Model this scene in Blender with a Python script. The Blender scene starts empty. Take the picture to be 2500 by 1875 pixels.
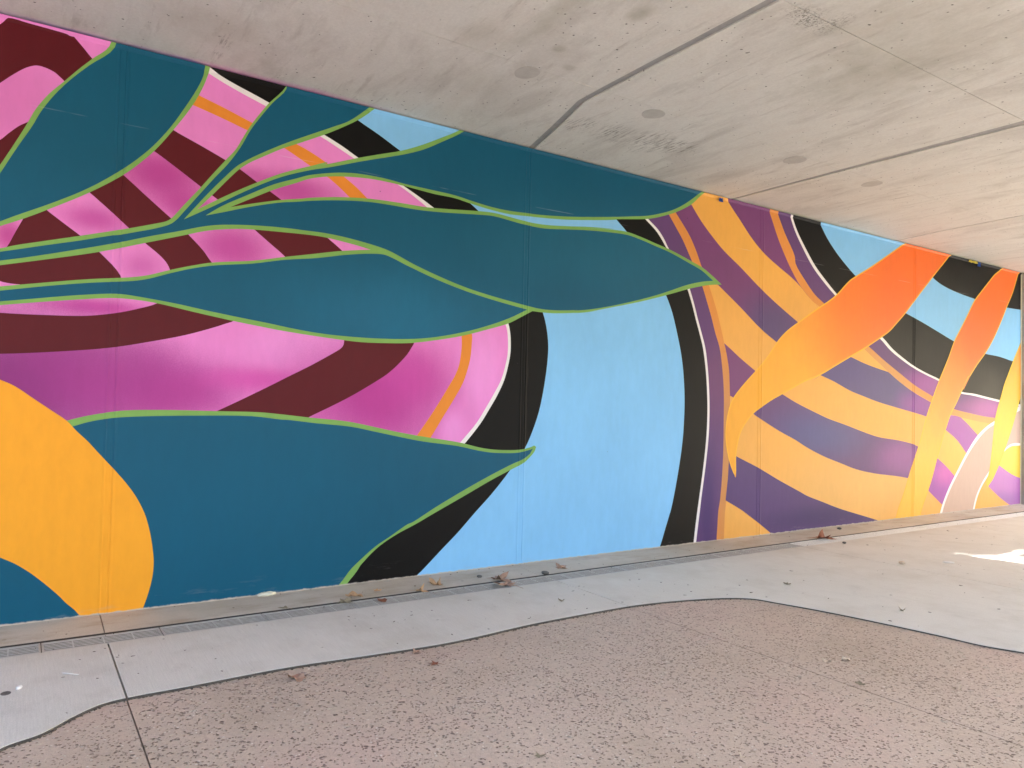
import bpy, bmesh, math, random
from mathutils import Vector, Matrix, geometry
random.seed(7)
R = math.radians
scene = bpy.context.scene
col = scene.collection

# ------------------------------------------------------------------ camera, sky, sun, exposure
CAM_R = ((0.551187,0.010025,0.834321),(0.834071,-0.033876,-0.550615),(0.022744,0.999376,-0.027034))
CAM_LOC = (5.31035, 0.0, 1.37270)
CAM_LENS = 26.1676

cam_data = bpy.data.cameras.new('camera')
cam = bpy.data.objects.new('camera', cam_data)
col.objects.link(cam)
cam_data.sensor_width = 36.0
cam_data.lens = CAM_LENS
cam_data.clip_start = 0.05
cam_data.clip_end = 2000.0
m4 = Matrix(CAM_R).to_4x4()
m4.translation = Vector(CAM_LOC)
cam.matrix_world = m4
scene.camera = cam

SUN_EL, SUN_AZ = R(30.0), math.atan2(0.98, 0.20)      # azimuth as an angle from +X
sun_dir = Vector((math.cos(SUN_EL) * math.cos(SUN_AZ), math.cos(SUN_EL) * math.sin(SUN_AZ), math.sin(SUN_EL)))
world = bpy.data.worlds.new('World')
scene.world = world
world.use_nodes = True
wt = world.node_tree
wt.nodes.clear()
sky = wt.nodes.new('ShaderNodeTexSky')
sky.sky_type = 'NISHITA'
sky.sun_disc = False
sky.sun_elevation = SUN_EL
sky.sun_rotation = R(90) - SUN_AZ
sky.dust_density = 3.0
sky.ozone_density = 0.7
sky.air_density = 0.9
bg = wt.nodes.new('ShaderNodeBackground')
bg.inputs['Strength'].default_value = 0.15
wo = wt.nodes.new('ShaderNodeOutputWorld')
wt.links.new(sky.outputs[0], bg.inputs['Color'])
wt.links.new(bg.outputs[0], wo.inputs['Surface'])
sl = bpy.data.lights.new('sun', 'SUN')
sl.energy = 4.0
sl.angle = R(0.5)
sl.color = (1.0, 0.965, 0.91)
sun = bpy.data.objects.new('sun', sl)
col.objects.link(sun)
sun.rotation_euler = (-sun_dir).to_track_quat('-Z', 'Y').to_euler()

vs = scene.view_settings
vs.view_transform = 'Standard'
vs.look = 'None'
vs.gamma = 1.0
vs.use_curve_mapping = False
vs.exposure = 2.97
scene.render.engine = 'CYCLES'
cy = scene.cycles
cy.use_denoising = True
cy.max_bounces = 10
cy.diffuse_bounces = 7
cy.glossy_bounces = 4
cy.sample_clamp_indirect = 8.0

# ------------------------------------------------------------------ helpers
HW = 3.60            # painted wall height
CEIL = 3.61          # underside of the deck
FLOOR = -0.02        # paving level, the kerb strip is at 0
END = 12.99          # where the painted wall stops
J0, PITCH = 0.457, 3.1396
JOINTS = [J0 + PITCH * k for k in range(4)]

def tag(o, label=None, cat=None, group=None, kind=None):
    if label: o['label'] = label
    if cat: o['category'] = cat
    if group: o['group'] = group
    if kind: o['kind'] = kind
    return o

def link(name, me, mat=None, parent=None):
    o = bpy.data.objects.new(name, me)
    col.objects.link(o)
    if mat and len(me.materials) == 0: me.materials.append(mat)
    if parent: o.parent = parent
    return o

def empty(name, loc=(0, 0, 0)):
    o = bpy.data.objects.new(name, None)
    col.objects.link(o)
    o.location = loc
    o.empty_display_size = 0.1
    return o

def bm_obj(name, bm, mat=None, parent=None, smooth=False):
    me = bpy.data.meshes.new(name)
    bm.normal_update()
    bm.to_mesh(me)
    bm.free()
    if smooth:
        for f in me.polygons: f.use_smooth = True
    return link(name, me, mat, parent)

def add_box(bm, x0, x1, y0, y1, z0, z1):
    v = [bm.verts.new(p) for p in ((x0,y0,z0),(x1,y0,z0),(x1,y1,z0),(x0,y1,z0),(x0,y0,z1),(x1,y0,z1),(x1,y1,z1),(x0,y1,z1))]
    for q in ((3,2,1,0),(4,5,6,7),(0,1,5,4),(1,2,6,5),(2,3,7,6),(3,0,4,7)):
        bm.faces.new([v[i] for i in q])
    return v

def box(name, dims, mat, parent=None, bevel=0.0):
    bm = bmesh.new()
    add_box(bm, *dims)
    if bevel: bmesh.ops.bevel(bm, geom=bm.edges[:], offset=bevel, segments=2, affect='EDGES', profile=0.5)
    return bm_obj(name, bm, mat, parent)

def catmull(P, sub=5):
    if len(P) < 3: return [Vector(q) for q in P]
    P = [Vector(q) for q in P]
    out = []
    n = len(P)
    for i in range(n - 1):
        p1, p2 = P[i], P[i + 1]
        p0 = P[i - 1] if i else p1 * 2 - p2
        p3 = P[i + 2] if i + 2 < n else p2 * 2 - p1
        t1 = max((p1 - p0).length, 1e-6) ** 0.5
        t2 = max((p2 - p1).length, 1e-6) ** 0.5
        t3 = max((p3 - p2).length, 1e-6) ** 0.5
        m1 = ((p1 - p0) / t1 - (p2 - p0) / (t1 + t2) + (p2 - p1) / t2) * t2
        m2 = ((p2 - p1) / t2 - (p3 - p1) / (t2 + t3) + (p3 - p2) / t3) * t2
        for k in range(sub):
            s = k / sub
            a = 2*s**3 - 3*s*s + 1; b = s**3 - 2*s*s + s; c = -2*s**3 + 3*s*s; d = s**3 - s*s
            out.append(p1 * a + m1 * b + p2 * c + m2 * d)
    out.append(P[-1])
    return out

def fill2d(loop):
    """loop of 2D points -> verts2d, triangles (inside only)"""
    pts = []
    for p in loop:
        q = Vector((p[0], p[1]))
        if not pts or (q - pts[-1]).length > 1e-4: pts.append(q)
    if (pts[0] - pts[-1]).length < 1e-4: pts.pop()
    n = len(pts)
    v, e, f, *_ = geometry.delaunay_2d_cdt(pts, [(i, (i + 1) % n) for i in range(n)], [list(range(n))], 1, 1e-5)
    return v, f

def prism(name, loop, z0, z1, mat, parent=None, flip=False):
    """vertical prism over a plan outline: top, bottom and sides"""
    v, f = fill2d(loop)
    bm = bmesh.new()
    tv = [bm.verts.new((p.x, p.y, z1)) for p in v]
    for q in f: bm.faces.new([tv[i] for i in q])
    bmesh.ops.recalc_face_normals(bm, faces=bm.faces[:])
    r = bmesh.ops.extrude_face_region(bm, geom=bm.faces[:])
    mv = [g for g in r['geom'] if isinstance(g, bmesh.types.BMVert)]
    bmesh.ops.translate(bm, verts=mv, vec=(0, 0, z0 - z1))
    bmesh.ops.recalc_face_normals(bm, faces=bm.faces[:])
    return bm_obj(name, bm, mat, parent)

# ------------------------------------------------------------------ materials
def s2l(v):
    v /= 255.0
    return v / 12.92 if v <= 0.04045 else ((v + 0.055) / 1.055) ** 2.4

PAINT_K = 0.88
def C(r, g, b, k=PAINT_K):
    return tuple(min(0.9, s2l(q) * k) for q in (r, g, b)) + (1.0,)

class NT:
    def __init__(self, name):
        self.mat = bpy.data.materials.new(name)
        self.mat.use_nodes = True
        self.t = self.mat.node_tree
        self.t.nodes.clear()
        self.out = self.t.nodes.new('ShaderNodeOutputMaterial')
        self.bsdf = self.t.nodes.new('ShaderNodeBsdfPrincipled')
        self.t.links.new(self.bsdf.outputs[0], self.out.inputs[0])
        self.pos = self.t.nodes.new('ShaderNodeNewGeometry').outputs['Position']
    def set(self, sock, val):
        if isinstance(val, bpy.types.NodeSocket): self.t.links.new(val, sock)
        else: sock.default_value = val
    def math(self, op, a, b=0.0, c=0.0, clamp=False):
        n = self.t.nodes.new('ShaderNodeMath'); n.operation = op; n.use_clamp = clamp
        for s, v in zip(n.inputs, (a, b, c)): self.set(s, v)
        return n.outputs[0]
    def vmath(self, op, a, b=(0, 0, 0)):
        n = self.t.nodes.new('ShaderNodeVectorMath'); n.operation = op
        self.set(n.inputs[0], a); self.set(n.inputs[1], b)
        return n.outputs['Value'] if op in ('LENGTH', 'DOT_PRODUCT', 'DISTANCE') else n.outputs[0]
    def sep(self, v=None):
        n = self.t.nodes.new('ShaderNodeSeparateXYZ'); self.set(n.inputs[0], v or self.pos); return n.outputs
    def mapping(self, loc=(0,0,0), rot=(0,0,0), sc=(1,1,1), v=None):
        n = self.t.nodes.new('ShaderNodeMapping'); n.vector_type = 'POINT'
        self.set(n.inputs['Vector'], v or self.pos)
        n.inputs['Location'].default_value = loc; n.inputs['Rotation'].default_value = rot; n.inputs['Scale'].default_value = sc
        return n.outputs[0]
    def noise(self, scale, detail=3.0, rough=0.55, v=None, dist=0.0):
        n = self.t.nodes.new('ShaderNodeTexNoise')
        self.set(n.inputs['Vector'], v or self.pos)
        n.inputs['Scale'].default_value = scale; n.inputs['Detail'].default_value = detail
        n.inputs['Roughness'].default_value = rough; n.inputs['Distortion'].default_value = dist
        return n.outputs['Fac']
    def voro(self, scale, v=None, rnd=1.0):
        n = self.t.nodes.new('ShaderNodeTexVoronoi')
        self.set(n.inputs['Vector'], v or self.pos)
        n.inputs['Scale'].default_value = scale; n.inputs['Randomness'].default_value = rnd
        return n.outputs['Distance'], n.outputs['Color']
    def ramp(self, fac, a, b, va=0.0, vb=1.0, smooth=False):
        n = self.t.nodes.new('ShaderNodeMapRange'); n.clamp = True
        if smooth: n.interpolation_type = 'SMOOTHSTEP'
        self.set(n.inputs[0], fac)
        for i, v in zip((1, 2, 3, 4), (a, b, va, vb)): n.inputs[i].default_value = v
        return n.outputs[0]
    def mix(self, fac, a, b, mode='MIX'):
        n = self.t.nodes.new('ShaderNodeMix'); n.data_type = 'RGBA'; n.blend_type = mode
        self.set(n.inputs['Factor'], fac)
        cs = [s for s in n.inputs if s.type == 'RGBA']
        for s, v in zip(cs, (a, b)): self.set(s, v)
        return [s for s in n.outputs if s.type == 'RGBA'][0]
    def grey(self, f):
        n = self.t.nodes.new('ShaderNodeCombineColor')
        for s in n.inputs: self.set(s, f)
        return n.outputs[0]
    def bump(self, height, strength=0.3, distance=0.01, normal=None):
        n = self.t.nodes.new('ShaderNodeBump')
        n.inputs['Strength'].default_value = strength; n.inputs['Distance'].default_value = distance
        self.set(n.inputs['Height'], height)
        if normal: self.set(n.inputs['Normal'], normal)
        return n.outputs[0]
    def finish(self, color, rough=0.6, normal=None, spec=0.5):
        self.set(self.bsdf.inputs['Base Color'], color)
        self.set(self.bsdf.inputs['Roughness'], rough)
        self.bsdf.inputs['Specular IOR Level'].default_value = spec
        if normal: self.set(self.bsdf.inputs['Normal'], normal)
        return self.mat

def paint(name, base, tints=(), rough=0.5, linear=None, var=0.05, spec=0.2):
    """wall paint; sprays = soft patches of airbrushed colour and painted light (y, z, ry, rz, colour, strength) laid on in the wall plane"""
    m = NT(name)
    colr = base
    xs = m.sep()
    if linear:          # blend of two paints between two points of the wall
        (y0, z0), (y1, z1), stops = linear
        d2 = (y1 - y0) ** 2 + (z1 - z0) ** 2
        t = m.math('ADD', m.math('MULTIPLY', m.math('SUBTRACT', xs[1], y0), (y1 - y0) / d2), m.math('MULTIPLY', m.math('SUBTRACT', xs[2], z0), (z1 - z0) / d2))
        t = m.math('ADD', t, m.math('MULTIPLY', m.math('SUBTRACT', m.noise(2.0, 4), 0.5), 0.12))
        for a, b, cc in stops:
            colr = m.mix(m.ramp(t, a, b, smooth=True), colr, cc)
    sp = m.math('MULTIPLY', m.math('SUBTRACT', m.noise(260.0, 2, 0.7), 0.5), 0.42)
    sp = m.math('ADD', sp, m.math('MULTIPLY', m.math('SUBTRACT', m.noise(1.6, 2), 0.5), 0.35))
    for ((y, z, ry, rz), cc, st) in tints:
        v = m.mapping(loc=(0, -y / ry, -z / rz), sc=(0, 1 / ry, 1 / rz))
        d = m.math('ADD', m.vmath('LENGTH', v), sp)
        colr = m.mix(m.ramp(d, 1.15, 0.1, 0.0, st, smooth=True), colr, cc)
    # roller texture, uneven coats
    big = m.noise(0.9, 5, 0.6)
    rol = m.noise(14.0, 4, 0.65, v=m.mapping(sc=(1, 1, 0.35)))
    f = m.math('ADD', m.ramp(big, 0.3, 0.7, 1 - var, 1 + var), m.ramp(rol, 0.3, 0.7, -var * 0.6, var * 0.6))
    colr = m.mix(1.0, colr, m.grey(f), 'MULTIPLY')
    # faint form line across the wall
    hl = m.math('ABSOLUTE', m.math('SUBTRACT', m.math('ADD', xs[2], m.math('MULTIPLY', m.noise(1.3, 3), 0.02)), 3.112))
    hm = m.math('MULTIPLY', m.ramp(hl, 0.004, 0.001), m.ramp(m.noise(2.2, 3), 0.5, 0.65, 0, 0.22))
    colr = m.mix(hm, colr, (0.75, 0.78, 0.8, 1))
    # pin holes and small chips
    d1, c1 = m.voro(5.0)
    pin = m.math('MULTIPLY', m.ramp(d1, 0.034, 0.02), m.ramp(m.sep(c1)[0], 0.50, 0.54))
    colr = m.mix(m.math('MULTIPLY', pin, 0.8), colr, (0.02, 0.018, 0.02, 1))
    d2_, c2 = m.voro(3.1, v=m.mapping(loc=(3, 5, 7)))
    chip = m.math('MULTIPLY', m.ramp(m.math('ADD', d2_, m.math('MULTIPLY', m.noise(40, 2), 0.05)), 0.052, 0.042), m.ramp(m.sep(c2)[0], 0.8, 0.83))
    colr = m.mix(m.math('MULTIPLY', chip, 0.5), colr, (0.55, 0.56, 0.56, 1))
    # ragged, scuffed lower edge where the paint stops short of the kerb
    edge = m.math('ADD', m.math('MULTIPLY', m.noise(14.0, 5, 0.7), 0.028), -0.004)
    low = m.ramp(m.math('SUBTRACT', xs[2], edge), 0.004, -0.004)
    colr = m.mix(low, colr, (0.50, 0.44, 0.38, 1))
    scuff = m.math('MULTIPLY', m.ramp(xs[2], 0.16, 0.02), m.ramp(m.noise(9.0, 5, 0.7, v=m.mapping(sc=(1, 0.35, 2.2))), 0.58, 0.70, 0, 0.2))
    colr = m.mix(scuff, colr, (0.42, 0.40, 0.38, 1))
    h = m.math('ADD', m.math('MULTIPLY', m.noise(120.0, 3, 0.6), 0.35), m.math('MULTIPLY', rol, 0.65))
    h = m.math('SUBTRACT', h, m.math('MULTIPLY', pin, 1.5))
    return m.finish(colr, m.ramp(big, 0.3, 0.7, rough - 0.05, rough + 0.05), m.bump(h, 0.25, 0.004), spec=spec)

WHITE = C(244, 240, 240); PINK = C(240, 140, 214); PINKL = C(248, 158, 230); MAG = C(186, 58, 148); PLUM = C(142, 54, 126)
TEAL = C(15, 91, 120); GREEN = C(132, 178, 92); MAROON = C(94, 20, 30)
AMBER = C(255, 172, 46); PEACH = C(244, 178, 88); OCHRE = C(222, 150, 80); PURP = C(118, 68, 118); SLATE = C(88, 82, 128); MAUVE = C(180, 96, 178)
BLACK = (0.0055, 0.005, 0.005, 1)
PORANGE = C(252, 118, 46); PMID = C(250, 136, 50); PYEL = C(252, 178, 56); PEDGE = C(255, 190, 58)

M = {}
M['blue'] = paint('sky_blue_paint', C(140, 204, 252))
M['black'] = paint('black_paint', BLACK, rough=0.5, var=0.12, spec=0.14)
M['black_r'] = M['black']
M['white'] = paint('white_paint', WHITE, var=0.03)
M['orange_ring'] = paint('orange_paint', C(240, 146, 52))
M['maroon'] = paint('maroon_paint', MAROON, rough=0.5)
M['maroon_dark'] = M['maroon']
M['green'] = paint('leaf_green_paint', GREEN)
M['teal'] = paint('teal_paint', TEAL, tints=[((4.812,2.792,2.346,0.532),C(30,104,132),0.7),((2.49,2.04,1.277,0.487),C(30,110,144),0.7)], rough=0.48)  # lighter patches paint brighter light onto the middle and right leaves
M['teal_dark'] = M['teal']
M['amber'] = paint('amber_paint', AMBER)
M['ochre_ring'] = paint('ochre_paint', C(232, 152, 74), tints=[((6.168,0.961,0.317,1.278),C(206,146,92),0.9),((9.313,1.917,1.39,0.471),C(214,156,92),0.9),((11.657,1.307,1.046,0.194),C(220,166,92),0.8)])
M['peach'] = paint('peach_paint', PEACH, tints=[((6.765,3.349,1.447,0.981),C(250,184,84),0.9),((8.601,0.383,2.429,0.679),C(240,188,112),0.8),((11.021,0.973,0.977,0.78),C(230,188,90),0.9)])
M['purple_ring'] = paint('purple_paint', C(106, 70, 122), tints=[((6.067,1.658,0.349,0.58),C(122,76,120),0.9),((5.957,0.306,0.237,0.932),C(76,54,112),0.9),((10.266,1.763,0.838,0.301),C(160,86,160),0.95),((11.992,1.441,1.198,0.263),C(178,92,170),0.95)])
M['purple1'] = paint('grape_paint', C(128, 72, 124), tints=[((6.978,2.321,0.857,0.52),C(92,76,122),0.9)])
M['purple2'] = paint('violet_slate_paint', C(96, 84, 132), tints=[((10.1,1.474,0.761,0.298),C(150,84,160),1.0)])
M['purple3'] = paint('dusk_purple_paint', C(108, 76, 124), tints=[((7.802,1.095,1.296,0.429),C(92,92,142),0.9),((9.726,0.767,0.934,0.378),C(164,92,162),0.7)])  # bluer left of the middle, pinker towards the right end
M['purple4'] = paint('deep_purple_paint', C(92, 68, 120), tints=[((8.147,0.14,1.726,0.211),C(70,54,104),0.8)])
M['mauve'] = paint('mauve_paint', C(166, 88, 172), tints=[((10.722,0.546,0.398,0.23),C(206,100,182),0.9)])
M['mauve_light'] = paint('light_mauve_paint', C(190, 118, 190), tints=[((12.355,0.076,0.964,0.2),C(160,104,180),0.9)])
M['beige'] = paint('blush_beige_paint', C(204, 174, 158))
M['lemon'] = paint('lemon_paint', C(236, 206, 76))
M['petal_edge'] = paint('petal_edge_paint', PEDGE)
M['petal2_edge'] = M['petal_edge']
M['petal3_edge'] = paint('lemon_edge_paint', C(236, 194, 58))
M['petal1'] = paint('petal_orange_paint', PORANGE, linear=((10.3, 3.1), (7.0, 1.2), [(0.18, 0.62, PMID), (0.5, 0.86, PYEL)]))
M['petal2'] = paint('petal_fade_paint', PORANGE, linear=((11.6, 3.3), (9.7, 0.4), [(0.2, 0.55, C(242, 156, 70)), (0.48, 0.9, C(252, 194, 74))]))
M['petal3'] = paint('petal_lemon_paint', C(240, 152, 72), linear=((13.0, 2.7), (12.2, 0.7), [(0.1, 0.45, C(244, 180, 60)), (0.4, 0.75, C(232, 196, 66))]))
M['pink'] = paint('pink_paint', PINK, tints=[
    ((-0.114,3.085,0.378,0.44), C(226,124,196), 0.8),
    ((0.722,2.819,0.424,0.252), MAG, 0.9), ((0.871,2.649,0.243,0.157), C(196,72,160), 0.9),
    ((0.352,2.469,0.249,0.112), C(200,70,164), 0.75),
    ((1.586,2.866,0.421,0.171), C(196,76,162), 0.9), ((1.294,2.918,0.153,0.093), C(204,90,172), 0.6),
    ((1.172,2.4,0.332,0.223), C(196,72,160), 0.9), ((0.628,2.212,0.157,0.115), C(208,90,176), 0.6),
    ((-0.088,2.3,0.118,0.14), C(196,72,150), 0.9),
    ((0.37,1.92,0.442,0.074), C(206,74,168), 0.9),
    ((-0.065,1.432,1.066,0.611), PLUM, 1.0), ((0.821,1.405,0.673,0.32), C(188,66,154), 0.95), ((0.433,1.496,0.709,0.371), C(172,62,146), 0.7),
    ((1.389,1.504,0.445,0.124), C(222,84,180), 0.8),
    ((1.805,1.757,0.61,0.216), PINKL, 1.0),
    ((2.261,1.408,0.921,0.631), MAG, 0.95), ((2.607,1.557,0.443,0.385), C(206,74,166), 0.75),
    ((3.204,1.654,0.281,0.518), PINKL, 0.9), ((2.937,1.161,0.181,0.241), PINKL, 0.8)])

def concrete_ceiling():
    m = NT('board_marked_concrete')
    p = m.pos
    big = m.noise(0.55, 5, 0.6)
    mid = m.noise(2.2, 5, 0.65, v=m.mapping(rot=(0, 0, 0.5), sc=(0.45, 1.3, 1)), dist=0.6)
    str_ = m.noise(5.0, 5, 0.7, v=m.mapping(rot=(0, 0, 0.35), sc=(0.35, 2.2, 1)), dist=0.4)
    fine = m.noise(60.0, 4, 0.7)
    colr = m.mix(m.ramp(big, 0.3, 0.7), (0.59, 0.582, 0.535, 1), (0.635, 0.627, 0.577, 1))
    colr = m.mix(m.ramp(mid, 0.48, 0.70, 0, 0.5), colr, (0.37, 0.345, 0.305, 1))
    colr = m.mix(m.ramp(mid, 0.47, 0.32, 0, 0.5), colr, (0.56, 0.525, 0.47, 1))
    colr = m.mix(m.ramp(str_, 0.57, 0.72, 0, 0.45), colr, (0.33, 0.30, 0.265, 1))
    colr = m.mix(1.0, colr, m.grey(m.ramp(fine, 0.3, 0.7, 0.93, 1.06)), 'MULTIPLY')
    # bug holes: a few sizes, in drifts
    drift = m.noise(0.8, 3)
    warp = m.vmath('ADD', p, m.vmath('MULTIPLY', m.grey(m.math('SUBTRACT', m.noise(30, 2), 0.5)), (0.02, 0.02, 0)))
    holes = None
    for sc, rad, lo in ((6.0, 0.055, 0.42), (11.0, 0.085, 0.40), (19.0, 0.12, 0.48), (3.5, 0.034, 0.45)):
        v = m.mapping(loc=(sc, sc * 0.7, 0), sc=(1, 1, 0), v=warp)
        d, c = m.voro(sc, v=v)
        thr = m.ramp(drift, 0.35, 0.6, lo + 0.35, lo)
        on = m.math('GREATER_THAN', m.sep(c)[0], thr)
        h = m.math('MULTIPLY', m.ramp(d, rad, rad * 0.55), on)
        holes = h if holes is None else m.math('MAXIMUM', holes, h)
    colr = m.mix(m.math('MULTIPLY', holes, 0.85), colr, (0.045, 0.04, 0.036, 1))
    # grazes and mould patches
    scr = m.noise(34.0, 4, 0.75, v=m.mapping(rot=(0, 0, 0.9), sc=(0.22, 1.6, 1)))
    spk = m.noise(70.0, 3, 0.7)
    for (x, y, rx, ry, st, kind) in ((0.676, 3.648, 0.16, 0.16, 0.8, 0), (0.707, 3.986, 0.2, 0.2, 0.7, 0), (0.73, 4.331, 0.3, 0.25, 0.7, 0), (0.783, 4.614, 0.2, 0.25, 0.75, 0), (2.723, 3.642, 0.12, 0.16, 0.75, 1), (2.71, 3.795, 0.1, 0.14, 0.6, 1), (2.817, 3.849, 0.1, 0.1, 0.5, 1), (1.45, 2.251, 0.2, 0.2, 0.3, 2), (0.847, 2.546, 0.3, 0.4, 0.2, 2), (1.426, 2.962, 0.05, 0.06, 0.5, 2), (1.593, 2.747, 0.05, 0.05, 0.6, 2), (2.19, 2.869, 0.12, 0.07, 0.55, 2), (2.901, 4.458, 0.6, 0.9, 0.35, 2), (2.421, 4.679, 0.5, 0.5, 0.4, 2), (1.885, 2.486, 0.5, 0.1, 0.5, 2), (0.613, 0.89, 0.3, 0.4, 0.3, 2), (0.34, 0.996, 0.3, 0.05, 0.6, 0)):
        v = m.mapping(loc=(-x / rx, -y / ry, 0), sc=(1 / rx, 1 / ry, 0))
        d = m.math('ADD', m.vmath('LENGTH', v), m.math('MULTIPLY', m.math('SUBTRACT', m.noise(7.0, 4), 0.5), 1.1))
        tx = m.ramp(scr if kind == 0 else spk, 0.50, 0.60)
        if kind == 2: tx = m.ramp(m.noise(6, 4), 0.3, 0.7, 0.5, 1)
        colr = m.mix(m.math('MULTIPLY', m.ramp(d, 1.1, 0.35, 0, st), tx), colr, (0.13, 0.12, 0.10, 1) if kind != 2 else (0.30, 0.29, 0.22, 1))
    # paint mist along the wall head
    xs = m.sep()
    ov = m.math('ADD', xs[0], m.math('MULTIPLY', m.noise(6, 3), 0.05))
    segs = m.ramp(m.noise(0.9, 2, v=m.mapping(loc=(0, 3.3, 0), sc=(0, 1, 0))), 0.42, 0.55)
    near = m.ramp(xs[1], 2.4, 1.8)
    pinkm = m.math('MULTIPLY', m.ramp(ov, 0.115, 0.035, 0, 0.85), m.math('MULTIPLY', near, m.ramp(xs[1], 0.78, 0.98, 0.35, 1.0)))
    colr = m.mix(pinkm, colr, (0.66, 0.27, 0.52, 1))
    viol = m.math('MULTIPLY', m.ramp(ov, 0.075, 0.045, 0, 0.85), m.math('MULTIPLY', m.ramp(xs[1], 0.98, 0.90), segs))
    colr = m.mix(viol, colr, (0.22, 0.16, 0.45, 1))
    grn = m.math('MULTIPLY', m.ramp(ov, 0.10, 0.04, 0, 0.35), m.math('MULTIPLY', m.ramp(xs[1], 5.6, 6.2), segs))
    colr = m.mix(grn, colr, (0.45, 0.50, 0.22, 1))
    h = m.math('ADD', m.math('MULTIPLY', fine, 0.3), m.math('MULTIPLY', str_, 0.8))
    h = m.math('SUBTRACT', h, m.math('MULTIPLY', holes, 2.0))
    return m.finish(colr, 0.82, m.bump(h, 0.5, 0.006), spec=0.25)

def concrete_floor(name, a, b, broom=True, rough=0.8):
    m = NT(name)
    big = m.noise(0.7, 5, 0.6)
    mid = m.noise(4.0, 5, 0.65, dist=0.5)
    fine = m.noise(150.0, 3, 0.7)
    colr = m.mix(m.ramp(big, 0.3, 0.7), a, b)
    colr = m.mix(m.ramp(mid, 0.56, 0.74, 0, 0.32), colr, tuple(q * 0.72 for q in a[:3]) + (1,))
    colr = m.mix(1.0, colr, m.grey(m.ramp(fine, 0.25, 0.75, 0.84, 1.14)), 'MULTIPLY')
    soil = m.noise(1.7, 6, 0.7, v=m.mapping(loc=(2, 9, 0)))
    colr = m.mix(m.ramp(soil, 0.48, 0.70, 0, 0.4), colr, tuple(q * w_ for q, w_ in zip(a[:3], (0.74, 0.70, 0.64))) + (1,))
    near_k = m.math('MULTIPLY', m.ramp(m.math('ADD', m.sep()[0], m.math('MULTIPLY', m.noise(2.5, 4), 0.5)), 1.05, 0.65), m.ramp(m.noise(1.3, 4), 0.4, 0.6, 0.15, 0.55))
    colr = m.mix(near_k, colr, tuple(q * w_ for q, w_ in zip(a[:3], (0.76, 0.71, 0.63))) + (1,))
    d, c = m.voro(9.0, v=m.mapping(rot=(0, 0, 0.6), sc=(1, 0.6, 0)))
    spot = m.math('MULTIPLY', m.ramp(m.math('ADD', d, m.math('MULTIPLY', m.noise(30, 2), 0.06)), 0.11, 0.07), m.ramp(m.sep(c)[0], 0.72, 0.76))
    colr = m.mix(m.math('MULTIPLY', spot, 0.6), colr, (0.10, 0.09, 0.085, 1))
    d, c = m.voro(2.2, v=m.mapping(loc=(4, 2, 0), sc=(1, 1, 0)))
    smear = m.math('MULTIPLY', m.ramp(m.math('ADD', d, m.math('MULTIPLY', m.noise(9, 4), 0.4)), 0.42, 0.12, 0, 0.16), m.ramp(m.sep(c)[0], 0.7, 0.8))
    colr = m.mix(smear, colr, (0.17, 0.15, 0.13, 1))
    if not broom:
        gr = m.noise(3.0, 5, 0.65, v=m.mapping(sc=(2.0, 0.6, 1)))
        colr = m.mix(m.ramp(gr, 0.48, 0.70, 0, 0.55), colr, (0.30, 0.225, 0.155, 1))
    h = m.math('MULTIPLY', fine, 0.5)
    if broom:
        br = m.noise(1.0, 4, 0.6, v=m.mapping(rot=(0, 0, 0.08), sc=(6.0, 170.0, 1)), dist=0.3)
        h = m.math('ADD', h, br)
        colr = m.mix(1.0, colr, m.grey(m.ramp(br, 0.3, 0.7, 0.93, 1.05)), 'MULTIPLY')
    return m.finish(colr, rough, m.bump(h, 0.5, 0.003), spec=0.35)

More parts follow.
